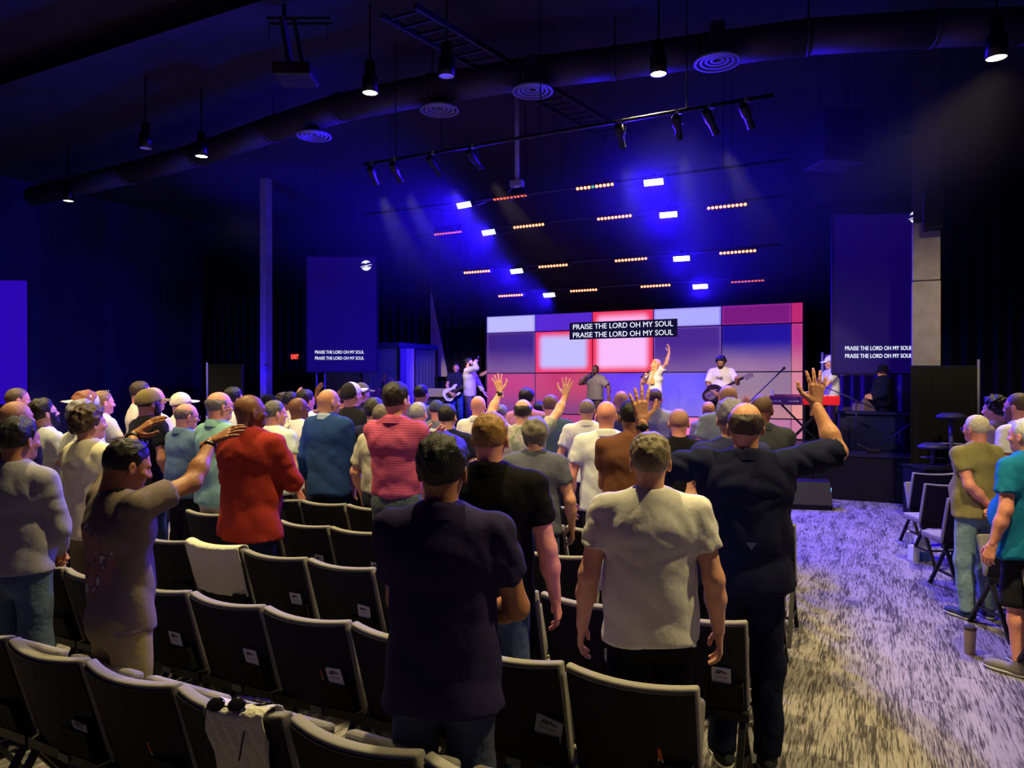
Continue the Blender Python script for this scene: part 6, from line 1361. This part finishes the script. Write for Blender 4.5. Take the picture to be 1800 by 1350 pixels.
def bottle(px, py, lab, hgt, r, m, capm, d=None):
    p = ground(px, py); b = empty('water_bottle', (p.x, p.y, 0)); tag(b, lab, 'bottle')
    MB().lathe([(0.0, 0.0), (r * .9, 0.0), (r, 0.01), (r, hgt * .35), (r * .93, hgt * .4), (r, hgt * .45), (r, hgt * .68), (r * .4, hgt * .9), (r * .4, hgt * .94)], 20, None, False).build('body', m, b, True); MB().lathe([(r * .45, hgt * .92), (r * .45, hgt), (0, hgt)], 16, None, False).build('cap', capm, b, True)
m_pet = mat('clear_plastic', (235, 240, 245), rough=0.08, trans=0.9, spec=0.5); m_capw = mat('cap_white', (230, 230, 230), rough=0.4)
bottle(1318, 1344, 'clear water bottle with white cap on the floor by dark trouser legs', 0.21, 0.032, m_pet, m_capw)
bottle(1302, 1232, 'clear crumpled water bottle on the floor under the end chair', 0.19, 0.032, m_pet, m_capw)
p = ground(1706, 1150); t = empty('tumbler', (p.x, p.y, 0)); tag(t, 'beige insulated tumbler on the carpet by the dark shorts', 'tumbler')
MB().lathe([(0, 0), (0.032, 0), (0.034, 0.005), (0.040, 0.17), (0.041, 0.18)], 20, None, False).build('cup', mat('tumbler_beige', (160, 140, 120), rough=0.4), t, True); MB().lathe([(0.042, 0.175), (0.042, 0.19), (0.036, 0.198), (0, 0.198)], 20, None, False).build('lid', mat('tumbler_lid', (60, 56, 56)), t, True)
p = ground(1617, 985); t = empty('paper_bag', (p.x, p.y, 0), 0.5); tag(t, 'small white and blue paper bag under the aisle chair', 'bag'); MB().box((-0.10, -0.05, 0), (0.08, 0.05, 0.16)).build('bag_body', mat('bag_white', (214, 220, 226), rough=0.9), t); MB().box((-0.03, -0.053, 0.0), (0.082, -0.05, 0.10)).build('blue_panel', mat('bag_blue', (60, 90, 170), rough=0.9), t); MB().box((-0.04, -0.03, 0.16), (0.06, 0.03, 0.26)).build('tissue', mat('bag_white', (214, 220, 226)), t)
bottle(1597, 963, 'small clear bottle under the foremost aisle chair', 0.20, 0.033, m_pet, m_capw)
# tan cloth over the shoulder of the man in white
for pr in [o_ for o_ in bpy.data.objects if o_.name.startswith('person') and 'tan cloth' in o_.get('label', '')]:
    g = MB().sheet(lambda u, v: (-0.10 + 0.10 * u - 0.02 * v, -0.205 + 0.02 * math.sin(u * 9) + (0.13 * max(0, 0.25 - v) * 2.0), 1.50 - 0.30 * max(0, v - 0.15)), 8, 14)
    o = g.build('shoulder_cloth', mat('cloth_tan', (214, 186, 132), rough=1.0), None, True); o.matrix_local = pr.matrix_basis; md = o.modifiers.new('t', 'SOLIDIFY'); md.thickness = 0.01
    tag(o, 'tan folded cloth hanging over the shoulder of a man in white', 'cloth')
# ================================================================== stage haze hanging in the layer of the lighting pipes
hz = MB().box((-12.8, 9.2, 3.0), (2.0, 15.1, 6.95)).build('stage_haze', None)
m = bpy.data.materials.new('haze'); m.use_nodes = True; nt = m.node_tree; N = nt.nodes; N.remove(N['Principled BSDF'])
v = N.new('ShaderNodeVolumeScatter'); v.inputs['Anisotropy'].default_value = 0.1; v.inputs['Color'].default_value = (0.9, 0.9, 1, 1)
tc = N.new('ShaderNodeTexCoord'); sx = N.new('ShaderNodeSeparateXYZ'); nt.links.new(tc.outputs['Object'], sx.inputs[0])
def ramp(src, a, b):
    r = N.new('ShaderNodeMapRange'); r.interpolation_type = 'SMOOTHSTEP'; r.inputs[1].default_value = a; r.inputs[2].default_value = b; nt.links.new(src, r.inputs[0]); return r.outputs[0]
def mul(a, b):
    k = N.new('ShaderNodeMath'); k.operation = 'MULTIPLY'; nt.links.new(a, k.inputs[0])
    if isinstance(b, float): k.inputs[1].default_value = b
    else: nt.links.new(b, k.inputs[1])
    return k.outputs[0]
ly = N.new('ShaderNodeMath'); ly.operation = 'MULTIPLY_ADD'; ly.inputs[1].default_value = 0.274; nt.links.new(sx.outputs['Y'], ly.inputs[0]); nt.links.new(sx.outputs['Z'], ly.inputs[2])
d = mul(ramp(ly.outputs[0], 7.10, 7.75), ramp(sx.outputs['Y'], 9.2, 10.4)); d = mul(d, ramp(sx.outputs['Y'], 15.1, 14.3)); d = mul(d, ramp(sx.outputs['X'], -12.8, -9.5)); d = mul(d, ramp(sx.outputs['X'], 2.0, -0.6))
nt.links.new(mul(d, 0.028), v.inputs['Density'])
nt.links.new(v.outputs[0], N['Material Output'].inputs['Volume']); hz.data.materials.append(m)
hz['kind'] = 'stuff'; hz['label'] = 'thin theatrical haze around the stage lights glowing blue'; hz['category'] = 'haze'
